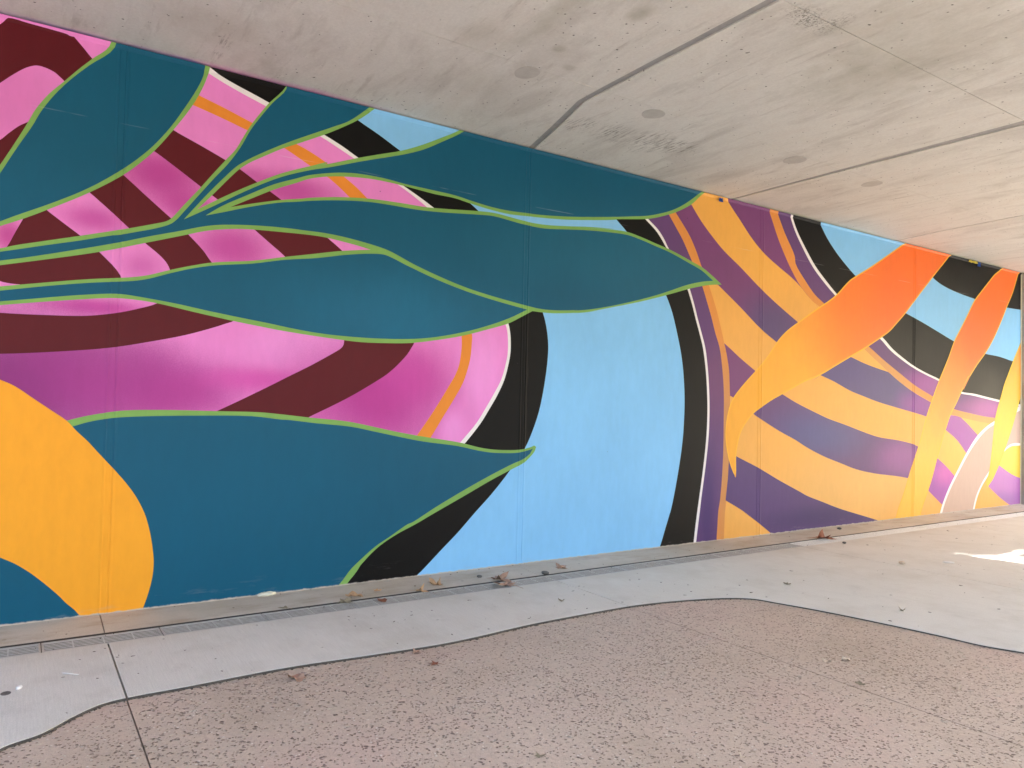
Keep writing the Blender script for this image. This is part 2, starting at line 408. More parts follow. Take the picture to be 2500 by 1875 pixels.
def red_paving():
    m = NT('pitted_red_paving')
    wv = m.vmath('ADD', m.pos, m.vmath('MULTIPLY', m.grey(m.math('SUBTRACT', m.noise(22, 3), 0.5)), (0.03, 0.03, 0)))
    big = m.noise(0.8, 4, 0.6)
    mid = m.noise(6.0, 4, 0.6)
    fine = m.noise(240.0, 2, 0.7)
    colr = m.mix(m.ramp(big, 0.32, 0.68), (0.51, 0.41, 0.33, 1), (0.55, 0.445, 0.365, 1))
    colr = m.mix(m.ramp(mid, 0.5, 0.75, 0, 0.3), colr, (0.46, 0.345, 0.285, 1))
    pat = m.noise(1.1, 5, 0.65, v=m.mapping(loc=(5, 2, 0)))
    colr = m.mix(m.ramp(pat, 0.50, 0.66, 0, 0.45), colr, (0.56, 0.40, 0.35, 1))
    colr = m.mix(m.ramp(pat, 0.46, 0.32, 0, 0.5), colr, (0.41, 0.33, 0.25, 1))
    colr = m.mix(1.0, colr, m.grey(m.ramp(fine, 0.25, 0.75, 0.86, 1.14)), 'MULTIPLY')
    wv2 = m.vmath('MULTIPLY', wv, (1, 1, 0))
    dg, cg = m.voro(92.0, v=wv2)
    cgx = m.sep(cg)
    colr = m.mix(1.0, colr, m.grey(m.ramp(cgx[1], 0.0, 1.0, 0.94, 1.06)), 'MULTIPLY')
    dens = m.ramp(m.noise(1.4, 4), 0.3, 0.7, 0.10, -0.12)
    pit1 = m.math('MULTIPLY', m.ramp(dg, 0.46, 0.30), m.math('GREATER_THAN', m.math('SUBTRACT', cgx[0], dens), 0.78))
    dg2, cg2 = m.voro(54.0, v=m.vmath('ADD', wv2, (3.7, 1.9, 0)))
    pit2 = m.math('MULTIPLY', m.ramp(dg2, 0.44, 0.30), m.math('GREATER_THAN', m.math('SUBTRACT', m.sep(cg2)[0], dens), 0.84))
    pit = m.math('MAXIMUM', pit1, pit2)
    colr = m.mix(m.math('MULTIPLY', pit, m.ramp(cgx[2], 0, 1, 0.5, 1.0)), colr, (0.13, 0.082, 0.06, 1))
    d, c = m.voro(42.0, v=m.mapping(sc=(1, 1, 0)))
    chip = m.math('MULTIPLY', m.ramp(d, 0.26, 0.18), m.ramp(m.sep(c)[0], 0.80, 0.82))
    colr = m.mix(m.math('MULTIPLY', chip, 0.7), colr, (0.80, 0.74, 0.68, 1))
    h = m.math('SUBTRACT', m.math('ADD', m.math('MULTIPLY', chip, 0.4), m.math('MULTIPLY', fine, 0.25)), m.math('MULTIPLY', pit, 1.0))
    h = m.math('ADD', h, m.math('MULTIPLY', m.noise(30.0, 4, 0.6), 0.7))
    return m.finish(colr, 0.6, m.bump(h, 1.0, 0.009), spec=0.5)

def simple(name, a, b, scale=8.0, rough=0.8, bump=0.3, dist=0.004, metal=0.0):
    m = NT(name)
    n = m.noise(scale, 5, 0.65)
    colr = m.mix(m.ramp(n, 0.3, 0.7), a, b)
    m.bsdf.inputs['Metallic'].default_value = metal
    return m.finish(colr, rough, m.bump(n, bump, dist))

M['ceiling'] = concrete_ceiling()
M['slab'] = concrete_floor('broomed_concrete', (0.62, 0.60, 0.555, 1), (0.67, 0.65, 0.605, 1))
M['kerb'] = concrete_floor('kerb_concrete', (0.53, 0.475, 0.41, 1), (0.60, 0.55, 0.49, 1), broom=False)
M['red'] = red_paving()
M['bounce_ground'] = concrete_floor('pale_bounce_concrete', (0.46, 0.43, 0.385, 1), (0.52, 0.49, 0.445, 1), broom=False)
M['raw'] = concrete_floor('raw_concrete', (0.42, 0.40, 0.37, 1), (0.50, 0.48, 0.44, 1), broom=False)
M['sealant'] = simple('grey_joint_sealant', (0.27, 0.27, 0.255, 1), (0.34, 0.335, 0.315, 1), 20, 0.7)
M['patch'] = simple('grey_grout_patch', (0.40, 0.385, 0.35, 1), (0.47, 0.455, 0.415, 1), 14, 0.85)
M['dark'] = simple('painted_gap_dark', (0.02, 0.018, 0.016, 1), (0.035, 0.03, 0.028, 1), 20, 0.9)
M['gap_fill'] = simple('dark_gap_fill', (0.055, 0.05, 0.043, 1), (0.10, 0.09, 0.075, 1), 30, 0.95)
M['grate'] = simple('galvanised_grate', (0.40, 0.385, 0.36, 1), (0.50, 0.48, 0.45, 1), 25, 0.55, metal=0.15)
M['grate_new'] = simple('bright_galvanised_grate', (0.62, 0.62, 0.60, 1), (0.72, 0.72, 0.71, 1), 25, 0.45, metal=0.2)
M['soil'] = simple('dry_grass_ground', (0.16, 0.13, 0.07, 1), (0.10, 0.12, 0.045, 1), 2.0, 0.95, 0.6, 0.03)
M['bark'] = simple('bark', (0.12, 0.09, 0.07, 1), (0.22, 0.18, 0.14, 1), 6.0, 0.9, 0.8, 0.02)
M['foliage'] = simple('foliage', (0.05, 0.09, 0.025, 1), (0.09, 0.12, 0.04, 1), 3.0, 0.6, 0.0)
M['leaf_tan'] = simple('dry_leaf_tan', (0.44, 0.25, 0.12, 1), (0.56, 0.36, 0.20, 1), 30, 0.7, 0.5, 0.002)
M['leaf_brown'] = simple('dry_leaf_brown', (0.30, 0.175, 0.115, 1), (0.44, 0.28, 0.20, 1), 30, 0.7, 0.5, 0.002)
M['leaf_red'] = simple('dry_leaf_red', (0.22, 0.075, 0.04, 1), (0.33, 0.13, 0.07, 1), 30, 0.65, 0.5, 0.002)
M['leaf_olive'] = simple('dry_leaf_olive', (0.20, 0.17, 0.11, 1), (0.29, 0.25, 0.17, 1), 30, 0.7, 0.5, 0.002)
M['leaf_pale'] = simple('dry_leaf_pale', (0.55, 0.44, 0.33, 1), (0.68, 0.57, 0.45, 1), 30, 0.7, 0.5, 0.002)
M['litter'] = simple('dark_leaf_crumb', (0.055, 0.042, 0.034, 1), (0.12, 0.09, 0.07, 1), 3.0, 0.85)
M['straw'] = simple('pale_straw', (0.55, 0.48, 0.38, 1), (0.70, 0.64, 0.54, 1), 5.0, 0.7)
M['stone'] = simple('dark_stone', (0.07, 0.065, 0.06, 1), (0.14, 0.13, 0.12, 1), 60, 0.8)
M['plaster'] = simple('cream_filler', (0.66, 0.62, 0.48, 1), (0.78, 0.75, 0.62, 1), 50, 0.85, 0.8)
M['paper'] = simple('white_scrap', (0.74, 0.72, 0.69, 1), (0.84, 0.82, 0.80, 1), 20, 0.7)
M['tape_blue'] = simple('blue_masking_tape', (0.03, 0.12, 0.55, 1), (0.05, 0.17, 0.62, 1), 20, 0.6)
M['tape_yellow'] = simple('yellow_masking_tape', (0.75, 0.62, 0.06, 1), (0.82, 0.70, 0.10, 1), 20, 0.6)

# ------------------------------------------------------------------ ground, paving
ground = box('ground', (-120, 200, -160, 300, -0.6, -0.14), M['soil'])
tag(ground, kind='structure')
pavement = box('pavement', (-0.45, 9.6, -15.0, 22.0, -0.135, -0.10), M['dark'])
tag(pavement, kind='structure')

bounce_ground = box('bounce_ground', (9.62, 45, -40.0, 60.0, -0.135, FLOOR), M['bounce_ground'])  # unseen pale sheet added to bounce sunlight up to the ceiling
tag(bounce_ground, kind='structure')
# unseen bank added beyond the open side to block low sky light
bm = bmesh.new()
prof = [(13.0, -0.14), (14.5, 1.2), (16.5, 3.0), (19.0, 4.6), (23.0, 5.4), (60.0, 6.0)]
rows = [[bm.verts.new((x + 0.3 * math.sin(k * 1.3 + i), -60 + 130 * k / 40, z + (0.15 * math.sin(k * 0.9 + i * 2) if i else 0))) for i, (x, z) in enumerate(prof)] for k in range(41)]
for r0, r1 in zip(rows, rows[1:]):
    for i in range(len(prof) - 1): bm.faces.new((r0[i], r0[i+1], r1[i+1], r1[i]))
bmesh.ops.recalc_face_normals(bm, faces=bm.faces[:])
sky_block_bank = bm_obj('sky_block_bank', bm, M['soil'], None, True)
tag(sky_block_bank, kind='structure')
# wavy border between plain concrete and red paving: (y, x)
WAVE = [(-16.0, 4.2), (-9.0, 5.2), (-4.0, 5.4), (-2.0, 4.8), (-1.2, 4.0), (-0.8, 3.2), (-0.5, 2.55), (-0.2, 2.04), (-0.019, 1.762), (0.118, 1.691), (0.24, 1.566), (0.352, 1.479), (0.458, 1.455), (0.705, 1.449), (1.202, 1.428), (1.641, 1.461), (2.138, 1.484), (2.765, 1.42), (3.213, 1.404), (3.689, 1.41), (4.102, 1.485), (4.418, 1.591), (4.564, 1.696), (4.629, 1.86), (4.721, 2.129), (4.801, 2.444), (4.883, 2.882), (4.912, 3.107), (4.99, 3.296), (5.25, 3.95), (5.7, 4.5), (6.4, 4.9), (7.6, 4.9), (9.0, 4.2), (11.0, 3.4), (13.0, 3.2), (16.0, 4.0), (22.5, 4.6)]
wave_pts = catmull([(y, x) for y, x in WAVE], 6)
def wave_between(ya, yb, off):
    """border points (x, y) with ya < y < yb, ends interpolated"""
    P = [(p.x, p.y + off) for p in wave_pts]
    out = []
    for (a, xa), (b, xb) in zip(P, P[1:]):
        for yy in (ya, yb):
            if a <= yy < b: out.append((yy, xa + (xb - xa) * (yy - a) / (b - a)))
        if ya < b < yb: out.append((b, xb))
    out = sorted(set(out))
    return [(x, y) for y, x in out]
SLABJ = [-15.0, -8.96, -5.82, -2.68, 0.458, 3.60, 6.74, 9.88, 13.02, 16.2, 22.0]
red_path = box('red_path', (1.2, 9.6, -14.9, 21.9, -0.098, -0.085), M['dark'])
tag(red_path, kind='structure')
g = 0.0045
for a, b in zip(SLABJ, SLABJ[1:]):
    w = wave_between(a + g, b - g, -0.006)
    prism('concrete_slab', [(0.565, a + g)] + w + [(0.565, b - g)], -0.10, FLOOR, M['slab'], pavement)
    w = wave_between(a + g * 0.7, b - g * 0.7, 0.006)
    prism('red_slab', [(9.55, a + g * 0.7)] + w + [(9.55, b - g * 0.7)], -0.085, FLOOR - 0.010, M['red'], red_path)

for a, b in zip(SLABJ, SLABJ[1:]):
    w1 = wave_between(a + g, b - g, -0.0065); w2 = wave_between(a + g, b - g, 0.0065)
    ya, yb = a + g, b - g
    mid_ = []
    P_ = wave_between(ya, yb, 0.0)
    for (xa_, ya_), (xb_, yb_) in zip(P_, P_[1:]):
        for q in range(4): mid_.append((xa_ + (xb_ - xa_) * q / 4, ya_ + (yb_ - ya_) * q / 4))
    mid_.append(P_[-1])
    rw = random.Random(int(a * 10) + 900)
    loop = [(x - 0.0070 - rw.uniform(0, 0.002), y) for x, y in mid_] + [(x + 0.0062 + rw.uniform(0, 0.005), y) for x, y in reversed(mid_)]
    prism('border_filler', loop, -0.085, FLOOR - 0.0028, M['gap_fill'], red_path)
# ------------------------------------------------------------------ kerb strip along the wall foot
kerb = empty('kerb', (0.18, 6.5, 0))
tag(kerb, 'low concrete kerb strip running along the foot of the painted wall', 'kerb')
KJ = [-9.0, -5.82, -2.68, 0.46, 3.58, 6.72, 9.86, 13.0, 17.0]
for a, b in zip(KJ, KJ[1:]):
    bm = bmesh.new()
    sec = [(-0.02, -0.10), (0.343, -0.10), (0.343, -0.030), (0.340, -0.0215), (0.332, -0.0192), (0.10, -0.003), (-0.02, 0.003)]
    ys = [a + 0.003 + (b - a - 0.006) * i / 12 for i in range(13)]
    rings = [[bm.verts.new((x + (0.0015 * math.sin(y * 5.1) if z > -0.05 else 0), y, z + (0.0018 * math.sin(y * 3.3 + x * 9) if z > -0.05 else 0))) for x, z in sec] for y in ys]
    n = len(sec)
    for r0, r1 in zip(rings, rings[1:]):
        for i in range(n): bm.faces.new((r0[i], r0[(i+1) % n], r1[(i+1) % n], r1[i]))
    bm.faces.new(rings[0]); bm.faces.new(rings[-1])
    bmesh.ops.recalc_face_normals(bm, faces=bm.faces[:])
    o = bm_obj('kerb_segment', bm, M['kerb'], kerb)
    o.matrix_parent_inverse = kerb.matrix_basis.inverted()

# ------------------------------------------------------------------ slotted drain beside the kerb
drain = empty('trench_drain', (0.467, 6.5, FLOOR))
tag(drain, 'narrow slotted metal drain set between the kerb and the paving', 'drain')
inv = drain.matrix_basis.inverted()
def child(o):
    o.parent = drain; o.matrix_parent_inverse = inv; return o
child(box('drain_channel', (0.372, 0.562, -9.0, 17.0, -0.098, -0.0268), M['gap_fill']))  # dark fill raised under the bars so slots read as shaded depth
child(box('edge_dark_strip', (0.3435, 0.3715, -9.0, 17.0, -0.098, -0.0206), M['dark']))  # solid strip, its dark colour stands in for a shaded gap
L = 0.604
y = 0.143 - L * 12
frame_me = bar_me = None
def grate_meshes(m1, mesh_type):
    bm = bmesh.new()
    add_box(bm, -0.092, -0.082, -L/2 + .0025, L/2 - .0025, -0.0052, 0)
    add_box(bm, 0.082, 0.092, -L/2 + .0025, L/2 - .0025, -0.0052, 0)
    for yy in (-L/2 + .0025, L/2 - .0125):
        add_box(bm, -0.0815, 0.0815, yy, yy + 0.010, -0.0052, -0.0006)
    n = 4 if mesh_type == 'slot' else 30
    for k in range(1, n):
        yy = -L/2 + L * k / n
        add_box(bm, -0.0815, 0.0815, yy - 0.0035, yy + 0.0035, -0.0052, -0.0035)
    f = bpy.data.meshes.new('grate_frame'); bm.to_mesh(f); bm.free(); f.materials.append(m1)
    bm = bmesh.new()
    add_box(bm, -0.0050, 0.0050, -L/2 + .0126, L/2 - .0126, -0.0052, -0.0012)
    bmesh.ops.bevel(bm, geom=[e for e in bm.edges if abs(e.verts[0].co.y - e.verts[1].co.y) > 0.1 and e.verts[0].co.z > -0.01], offset=0.0016, segments=1, affect='EDGES')
    b = bpy.data.meshes.new('grate_bar'); bm.to_mesh(b); bm.free(); b.materials.append(m1)
    return f, b
slot = grate_meshes(M['grate'], 'slot')
mesh_ = grate_meshes(M['grate_new'], 'mesh')
for k in range(42):
    yc = y + L * (k + 0.5)
    if -3.5 < yc < 15.5:
        f, b = slot if yc < 6.5 else mesh_
        fo = child(link('drain_grate', f))
        fo.location = (0.465, yc, FLOOR - 0.001 + random.uniform(-0.0015, 0.0005))
        for i in range(6):
            bo = link('grate_bar', b, None, fo)
            bo.location = (-0.0683 + 0.0273 * i, 0, 0)

# ------------------------------------------------------------------ painted wall
wall = empty('painted_wall', (0, 6.4, 0))
tag(wall, 'tall concrete underpass wall painted with teal leaves and orange petals', 'wall')
winv = wall.matrix_basis.inverted()
def wchild(o, p=None):
    o.parent = p or wall
    if p is None: o.matrix_parent_inverse = winv
    return o
edges = [-9.0, J0 - 2 * PITCH, J0 - PITCH] + JOINTS + [END]
for a, b in zip(edges, edges[1:]):
    wchild(box('wall_panel', (-0.40, -0.012, a + 0.004, b - 0.004, -0.135, 3.66), M['raw']))

# relief of the wall face: sealed joints and the fillet under the deck
JP = [(-0.014, 0.0), (-0.004, 0.0030), (0.000, 0.0034), (0.006, 0.0002), (0.018, 0.0010), (0.034, 0.0012), (0.040, -0.0018), (0.044, 0.0004), (0.050, 0.0034), (0.064, 0.0)]
def relief(y, z):
    d = 0.0
    for j in JOINTS:
        t = y - j
        if JP[0][0] < t < JP[-1][0]:
            for (a, da), (b, db) in zip(JP, JP[1:]):
                if a <= t <= b: d += da + (db - da) * (t - a) / (b - a); break
    if z > 3.572: d += min(1.0, (z - 3.572) / 0.028) * 0.020
    return d
CUTS_Y = [j + t for j in JOINTS for t, _ in JP]

SHAPES = [
('blue_field',None,1,'blue',None,0,[[(-1.663,4.213),(20.835,7.775),(20.774,-3.61),(-1.482,-0.706)]]),
('black_ring',None,2,'black',None,0,[[(1.73,3.674),(1.833,3.601),(2.056,3.489),(2.226,3.417),(2.412,3.328),(2.717,3.189),(3.052,3.022),(3.132,2.972),(3.363,2.81),(3.615,2.537),(3.806,2.197),(3.853,2.063),(3.878,1.907),(3.874,1.762),(3.854,1.605),(3.826,1.447),(3.79,1.304),(3.731,1.148),(3.656,1.001),(3.508,0.814),(3.335,0.627),(3.166,0.47),(3.009,0.319),(2.881,0.209),(2.689,0.041),(2.651,0.012),(2.536,-0.084)],[(-0.917,-0.446),(-1.23,3.99)]]),
('white_ring',None,3,'white',None,0,[[(0.904,3.635),(1.019,3.587),(1.121,3.546),(1.389,3.463),(1.802,3.32),(1.946,3.263),(2.07,3.204),(2.259,3.137),(2.448,3.059),(2.711,2.933),(3.003,2.758),(3.301,2.374),(3.452,2.06),(3.473,1.983),(3.482,1.895),(3.48,1.806),(3.464,1.716),(3.424,1.576),(3.356,1.442),(3.279,1.322),(3.202,1.21),(3.051,1.039),(2.851,0.839),(2.534,0.537)],[(-0.917,-0.446),(-1.23,3.99)]]),
('pink_field',None,4,'pink',None,0,[[(0.877,3.607),(0.991,3.561),(1.088,3.522),(1.227,3.475),(1.37,3.432),(1.775,3.301),(1.906,3.247),(2.035,3.192),(2.21,3.127),(2.391,3.063),(2.652,2.927),(2.948,2.738),(3.258,2.357),(3.426,2.045),(3.446,1.975),(3.453,1.893),(3.452,1.804),(3.435,1.715),(3.394,1.581),(3.326,1.46),(3.249,1.34),(3.16,1.21),(3.009,1.049),(2.811,0.846),(2.508,0.562)],[(-0.917,-0.446),(-1.23,3.99)]]),
('orange_ring',None,5,'orange_ring',None,0,[[(0.8,3.437),(0.93,3.398),(1.103,3.349),(1.277,3.294),(1.437,3.252),(1.597,3.209),(1.718,3.166),(1.819,3.119),(1.959,3.04),(2.059,2.978),(2.15,2.908),(2.537,2.62),(2.851,2.29),(3.03,2.064),(3.097,1.938),(3.097,1.882),(3.093,1.808),(3.084,1.734),(3.062,1.648),(3.021,1.536),(2.957,1.426),(2.853,1.268),(2.738,1.09),(2.625,0.927)],[(2.521,0.976),(2.617,1.108),(2.758,1.302),(2.9,1.52),(2.952,1.607),(2.984,1.693),(3.001,1.827),(3.001,1.876),(2.996,1.924),(2.939,2.068),(2.77,2.281),(2.423,2.604),(2.015,2.888),(1.927,2.954),(1.834,3.013),(1.71,3.067),(1.611,3.115),(1.505,3.163),(1.387,3.198),(1.244,3.234),(1.067,3.282),(0.891,3.324),(0.758,3.357)]]),
('maroon_band',None,5,'maroon',None,0,[[(0.683,3.182),(0.783,3.128),(0.95,3.063),(1.114,2.996),(1.209,2.953),(1.336,2.879),(1.43,2.829),(1.504,2.787),(1.684,2.685),(1.848,2.565),(1.964,2.483),(2.187,2.288),(2.291,2.049),(2.357,1.894),(2.569,1.842),(2.548,1.794),(2.512,1.739),(2.463,1.685),(2.414,1.636),(2.342,1.576),(2.258,1.521),(2.071,1.409),(1.902,1.321),(1.744,1.243),(1.53,1.118)],[(0.991,1.212),(1.111,1.278),(1.244,1.346),(1.492,1.478),(1.58,1.527),(1.755,1.622),(1.941,1.734),(1.972,1.756),(1.991,1.779),(1.997,1.805),(1.996,1.832),(1.976,1.886),(1.885,2.047),(1.714,2.225),(1.543,2.385),(1.43,2.469),(1.321,2.55),(1.244,2.611),(1.203,2.643),(1.08,2.713),(0.969,2.781),(0.818,2.877),(0.673,2.965),(0.55,3.026)]]),
('maroon_band',None,5,'maroon',None,0,[[(0.388,2.85),(0.503,2.773),(0.648,2.655),(0.789,2.542),(0.844,2.499),(0.896,2.452),(0.992,2.358),(1.051,2.283),(1.179,2.177),(1.262,2.052),(1.265,1.96),(1.202,1.899),(1.15,1.876),(1.084,1.848),(0.899,1.781),(0.679,1.721),(0.46,1.67),(0.19,1.631),(-0.107,1.6),(-0.317,1.593)],[(-0.326,1.856),(-0.115,1.842),(0.106,1.847),(0.3,1.858),(0.396,1.872),(0.503,1.896),(0.611,1.93),(0.723,1.976),(0.792,2.036),(0.811,2.126),(0.793,2.202),(0.772,2.244),(0.735,2.285),(0.694,2.318),(0.64,2.359),(0.6,2.395),(0.543,2.442),(0.427,2.542),(0.318,2.631),(0.232,2.694)]]),
('maroon_curl',None,5,'maroon',None,0,[[(-0.022,2.411),(0.039,2.498),(0.061,2.511),(0.1,2.481),(0.187,2.418),(0.279,2.353),(0.333,2.313),(0.383,2.267),(0.425,2.226),(0.46,2.191),(0.49,2.155),(0.508,2.121),(0.489,2.053),(0.335,2.018),(0.1,2.014),(-0.012,2.018),(-0.078,2.02),(-0.122,2.028),(-0.166,2.054),(-0.181,2.095),(-0.155,2.151),(-0.096,2.233),(-0.059,2.322)]]),
('maroon_arch',None,5,'maroon_dark',None,0,[[(-0.242,3.448),(-0.173,3.544),(-0.16,3.56)],[(-0.147,3.579),(-0.132,3.59),(-0.028,3.588),(0.07,3.586),(0.167,3.582),(0.179,3.578),(0.203,3.578)],[(0.207,3.576),(0.252,3.529),(0.307,3.469),(0.387,3.397)],[(0.264,3.187),(0.161,3.292),(0.133,3.315),(0.11,3.332),(0.082,3.343),(0.055,3.349),(0.033,3.351),(0.01,3.348),(-0.02,3.333),(-0.049,3.312),(-0.106,3.257),(-0.162,3.196),(-0.231,3.123)]]),
('maroon_wedge',None,5,'maroon_dark',None,0,[[(-0.253,2.764),(-0.15,2.86),(-0.108,2.911),(-0.059,2.965),(-0.012,3.001)],[(0.089,3.017),(-0.098,2.601),(-0.244,2.488)]]),
('teal_leaf',None,10,'teal_dark','large teal leaf at the upper left of the mural',0,[[(-0.223,2.492),(-0.143,2.663),(-0.062,2.839),(0.007,2.98),(0.042,3.065),(0.107,3.185),(0.188,3.302),(0.288,3.422),(0.426,3.577),(0.433,3.743)],[(0.961,3.904),(0.962,3.585),(0.954,3.528),(0.92,3.438),(0.859,3.313),(0.765,3.142),(0.663,2.993),(0.571,2.887),(0.473,2.791),(0.313,2.658),(0.144,2.545),(-0.063,2.423),(-0.134,2.379),(-0.238,2.32)]]),
('leaf_outline',10,9,'green',None,0,[[(-0.225,2.543),(-0.145,2.712),(-0.077,2.858),(-0.016,2.997),(0.019,3.082),(0.084,3.193),(0.161,3.291),(0.233,3.384),(0.303,3.468),(0.397,3.578),(0.432,3.79)],[(0.974,3.959),(0.992,3.588),(0.978,3.524),(0.939,3.413),(0.878,3.287),(0.783,3.128),(0.673,2.965),(0.589,2.866),(0.499,2.774),(0.318,2.631),(0.16,2.525),(-0.025,2.41),(-0.133,2.351),(-0.237,2.29)]]),
('teal_leaf_cluster',None,10,'teal','teal leaves branching from one stem in the upper middle of the mural',0,[[(1.507,3.631),(1.509,3.58),(1.42,3.465),(1.332,3.333),(1.274,3.236),(1.209,3.098),(1.13,2.968),(1.042,2.85),(0.952,2.723),(0.864,2.598),(0.82,2.537),(0.785,2.504),(0.707,2.466),(0.57,2.417),(0.486,2.388),(0.453,2.381),(0.284,2.326),(0.092,2.268),(-0.128,2.2),(-0.233,2.17)],[(-0.231,2.117)],[(-0.231,2.117),(-0.126,2.148),(0.019,2.189),(0.247,2.261),(0.488,2.341),(0.656,2.403),(0.832,2.463),(1.015,2.527),(1.167,2.558),(1.406,2.584),(1.616,2.594),(1.654,2.594),(1.819,2.597),(1.99,2.588),(2.179,2.565),(2.301,2.544),(2.376,2.522),(2.542,2.459),(2.74,2.397),(3.015,2.325),(3.304,2.274),(3.608,2.232)],[(3.608,2.232),(3.765,2.215),(3.927,2.215),(4.177,2.239),(4.438,2.284),(4.153,2.233),(4.281,2.249),(4.519,2.296),(4.822,2.372),(5.111,2.454),(5.336,2.528),(5.6,2.621),(5.81,2.676),(5.983,2.705)],[(5.983,2.705),(5.933,2.732),(5.807,2.793),(5.643,2.841),(5.342,2.921),(5.159,2.954),(4.98,2.987),(4.778,3.012),(4.501,3.0),(4.623,3.008),(4.331,2.988),(4.074,2.958),(3.811,2.928),(3.667,2.927),(3.511,2.935),(3.285,2.953),(3.14,2.943),(2.86,2.913),(2.594,2.892),(2.34,2.89),(2.157,2.884),(1.924,2.856),(1.702,2.814),(1.605,2.79),(1.504,2.769),(1.301,2.706),(1.106,2.633),(1.0,2.595)],[(1.0,2.595),(1.105,2.678),(1.249,2.769),(1.448,2.889),(1.605,2.96),(1.696,3.001),(1.861,3.049),(1.963,3.07),(2.068,3.083),(2.272,3.088),(2.46,3.076),(2.721,3.07),(2.897,3.065),(3.065,3.045),(3.254,3.027),(3.433,3.024),(3.605,3.033),(3.743,3.04),(4.071,3.075),(4.619,3.159),(4.802,3.192),(5.003,3.229),(5.121,3.259),(5.317,3.324),(5.471,3.394),(5.612,3.48),(5.708,3.548),(5.785,3.61),(5.828,3.685)],[(5.7,3.879)],[(3.112,3.931)],[(3.09,3.701),(2.931,3.576),(2.789,3.487),(2.606,3.378),(2.428,3.301),(2.256,3.24),(2.089,3.18),(1.838,3.085),(1.711,3.042),(1.499,2.951),(1.297,2.833),(1.104,2.704),(0.992,2.629),(0.865,2.547)],[(0.865,2.547),(0.936,2.645),(1.008,2.743),(1.118,2.882),(1.193,2.969),(1.271,3.033),(1.39,3.115),(1.528,3.202),(1.741,3.324),(1.862,3.392),(1.986,3.465),(2.124,3.588),(2.195,3.656)]]),
('leaf_outline',12,9,'green',None,0,[[(1.504,3.63),(1.505,3.598),(1.39,3.45),(1.341,3.377),(1.273,3.267),(1.226,3.174),(1.18,3.081),(1.114,2.991),(1.041,2.89),(0.964,2.78),(0.871,2.654),(0.819,2.581),(0.789,2.542),(0.758,2.518),(0.697,2.494),(0.544,2.44),(0.279,2.354),(0.091,2.295),(-0.057,2.248),(-0.128,2.22),(-0.234,2.188)],[(-0.23,2.091),(-0.125,2.121),(0.095,2.182),(0.383,2.267),(0.64,2.359),(0.896,2.452),(0.978,2.482),(1.063,2.507),(1.207,2.535),(1.321,2.547),(1.511,2.558),(1.725,2.567),(1.842,2.565),(1.991,2.55),(2.09,2.538),(2.186,2.522)],[(2.186,2.522),(1.964,2.484),(1.714,2.425),(1.543,2.385),(1.313,2.328),(1.175,2.305),(1.051,2.283),(0.93,2.248),(0.793,2.202),(0.664,2.153),(0.579,2.131),(0.508,2.118),(0.332,2.09),(0.099,2.043),(-0.121,1.996),(-0.226,1.972)],[(-0.223,1.866),(-0.117,1.886),(0.103,1.927),(0.336,1.967),(0.409,1.978),(0.483,1.986),(0.584,1.987),(0.723,1.976),(0.94,1.94),(1.202,1.899),(1.362,1.878),(1.533,1.857),(1.898,1.826),(2.13,1.814),(2.371,1.821),(2.471,1.827),(2.573,1.838),(2.755,1.869),(2.999,1.921),(3.239,1.991),(3.452,2.06),(3.58,2.125),(3.695,2.186)],[(3.695,2.187),(3.814,2.185),(3.928,2.188),(4.264,2.225),(4.439,2.255),(4.154,2.208),(4.282,2.227),(4.547,2.289),(4.966,2.391),(5.306,2.486),(5.633,2.585),(5.827,2.634),(5.96,2.66),(6.116,2.68)],[(6.116,2.68),(5.975,2.754),(5.823,2.823),(5.658,2.869),(5.341,2.949),(5.158,2.981),(4.979,3.014),(4.778,3.041),(4.651,3.038),(4.501,3.027),(4.133,2.989),(4.622,3.043),(4.331,3.02),(4.073,2.988),(3.826,2.962),(3.666,2.958),(3.511,2.967),(3.284,2.981),(3.132,2.972),(2.859,2.943),(2.658,2.925),(2.401,2.92),(2.156,2.909),(1.912,2.878),(1.701,2.836),(1.647,2.821),(1.504,2.787),(1.3,2.726),(1.158,2.678)],[(1.158,2.678),(1.299,2.763),(1.45,2.852),(1.606,2.928),(1.697,2.974),(1.84,3.018),(1.964,3.041),(2.164,3.062),(2.385,3.062),(2.589,3.05),(2.721,3.042),(2.898,3.041),(3.052,3.022),(3.24,3.003),(3.434,2.995),(3.618,3.007),(3.824,3.022),(4.072,3.047),(4.619,3.132),(4.649,3.141),(5.019,3.202),(5.152,3.236),(5.333,3.298),(5.425,3.334),(5.645,3.451),(5.741,3.531),(5.818,3.602),(5.87,3.692)],[(5.699,3.937)],[(3.111,3.993)],[(3.047,3.704),(2.917,3.598),(2.775,3.514),(2.579,3.406),(2.412,3.328),(2.231,3.263),(2.07,3.204),(1.814,3.106),(1.832,3.124),(1.71,3.072),(1.498,2.977),(1.336,2.884),(1.199,2.799),(1.08,2.72),(0.946,2.627)],[(0.946,2.627),(1.036,2.737),(1.147,2.877),(1.204,2.945),(1.242,2.98),(1.281,3.012),(1.351,3.059),(1.503,3.157),(1.592,3.205),(1.797,3.319),(1.93,3.402),(2.056,3.489),(2.166,3.586),(2.255,3.683)]]),
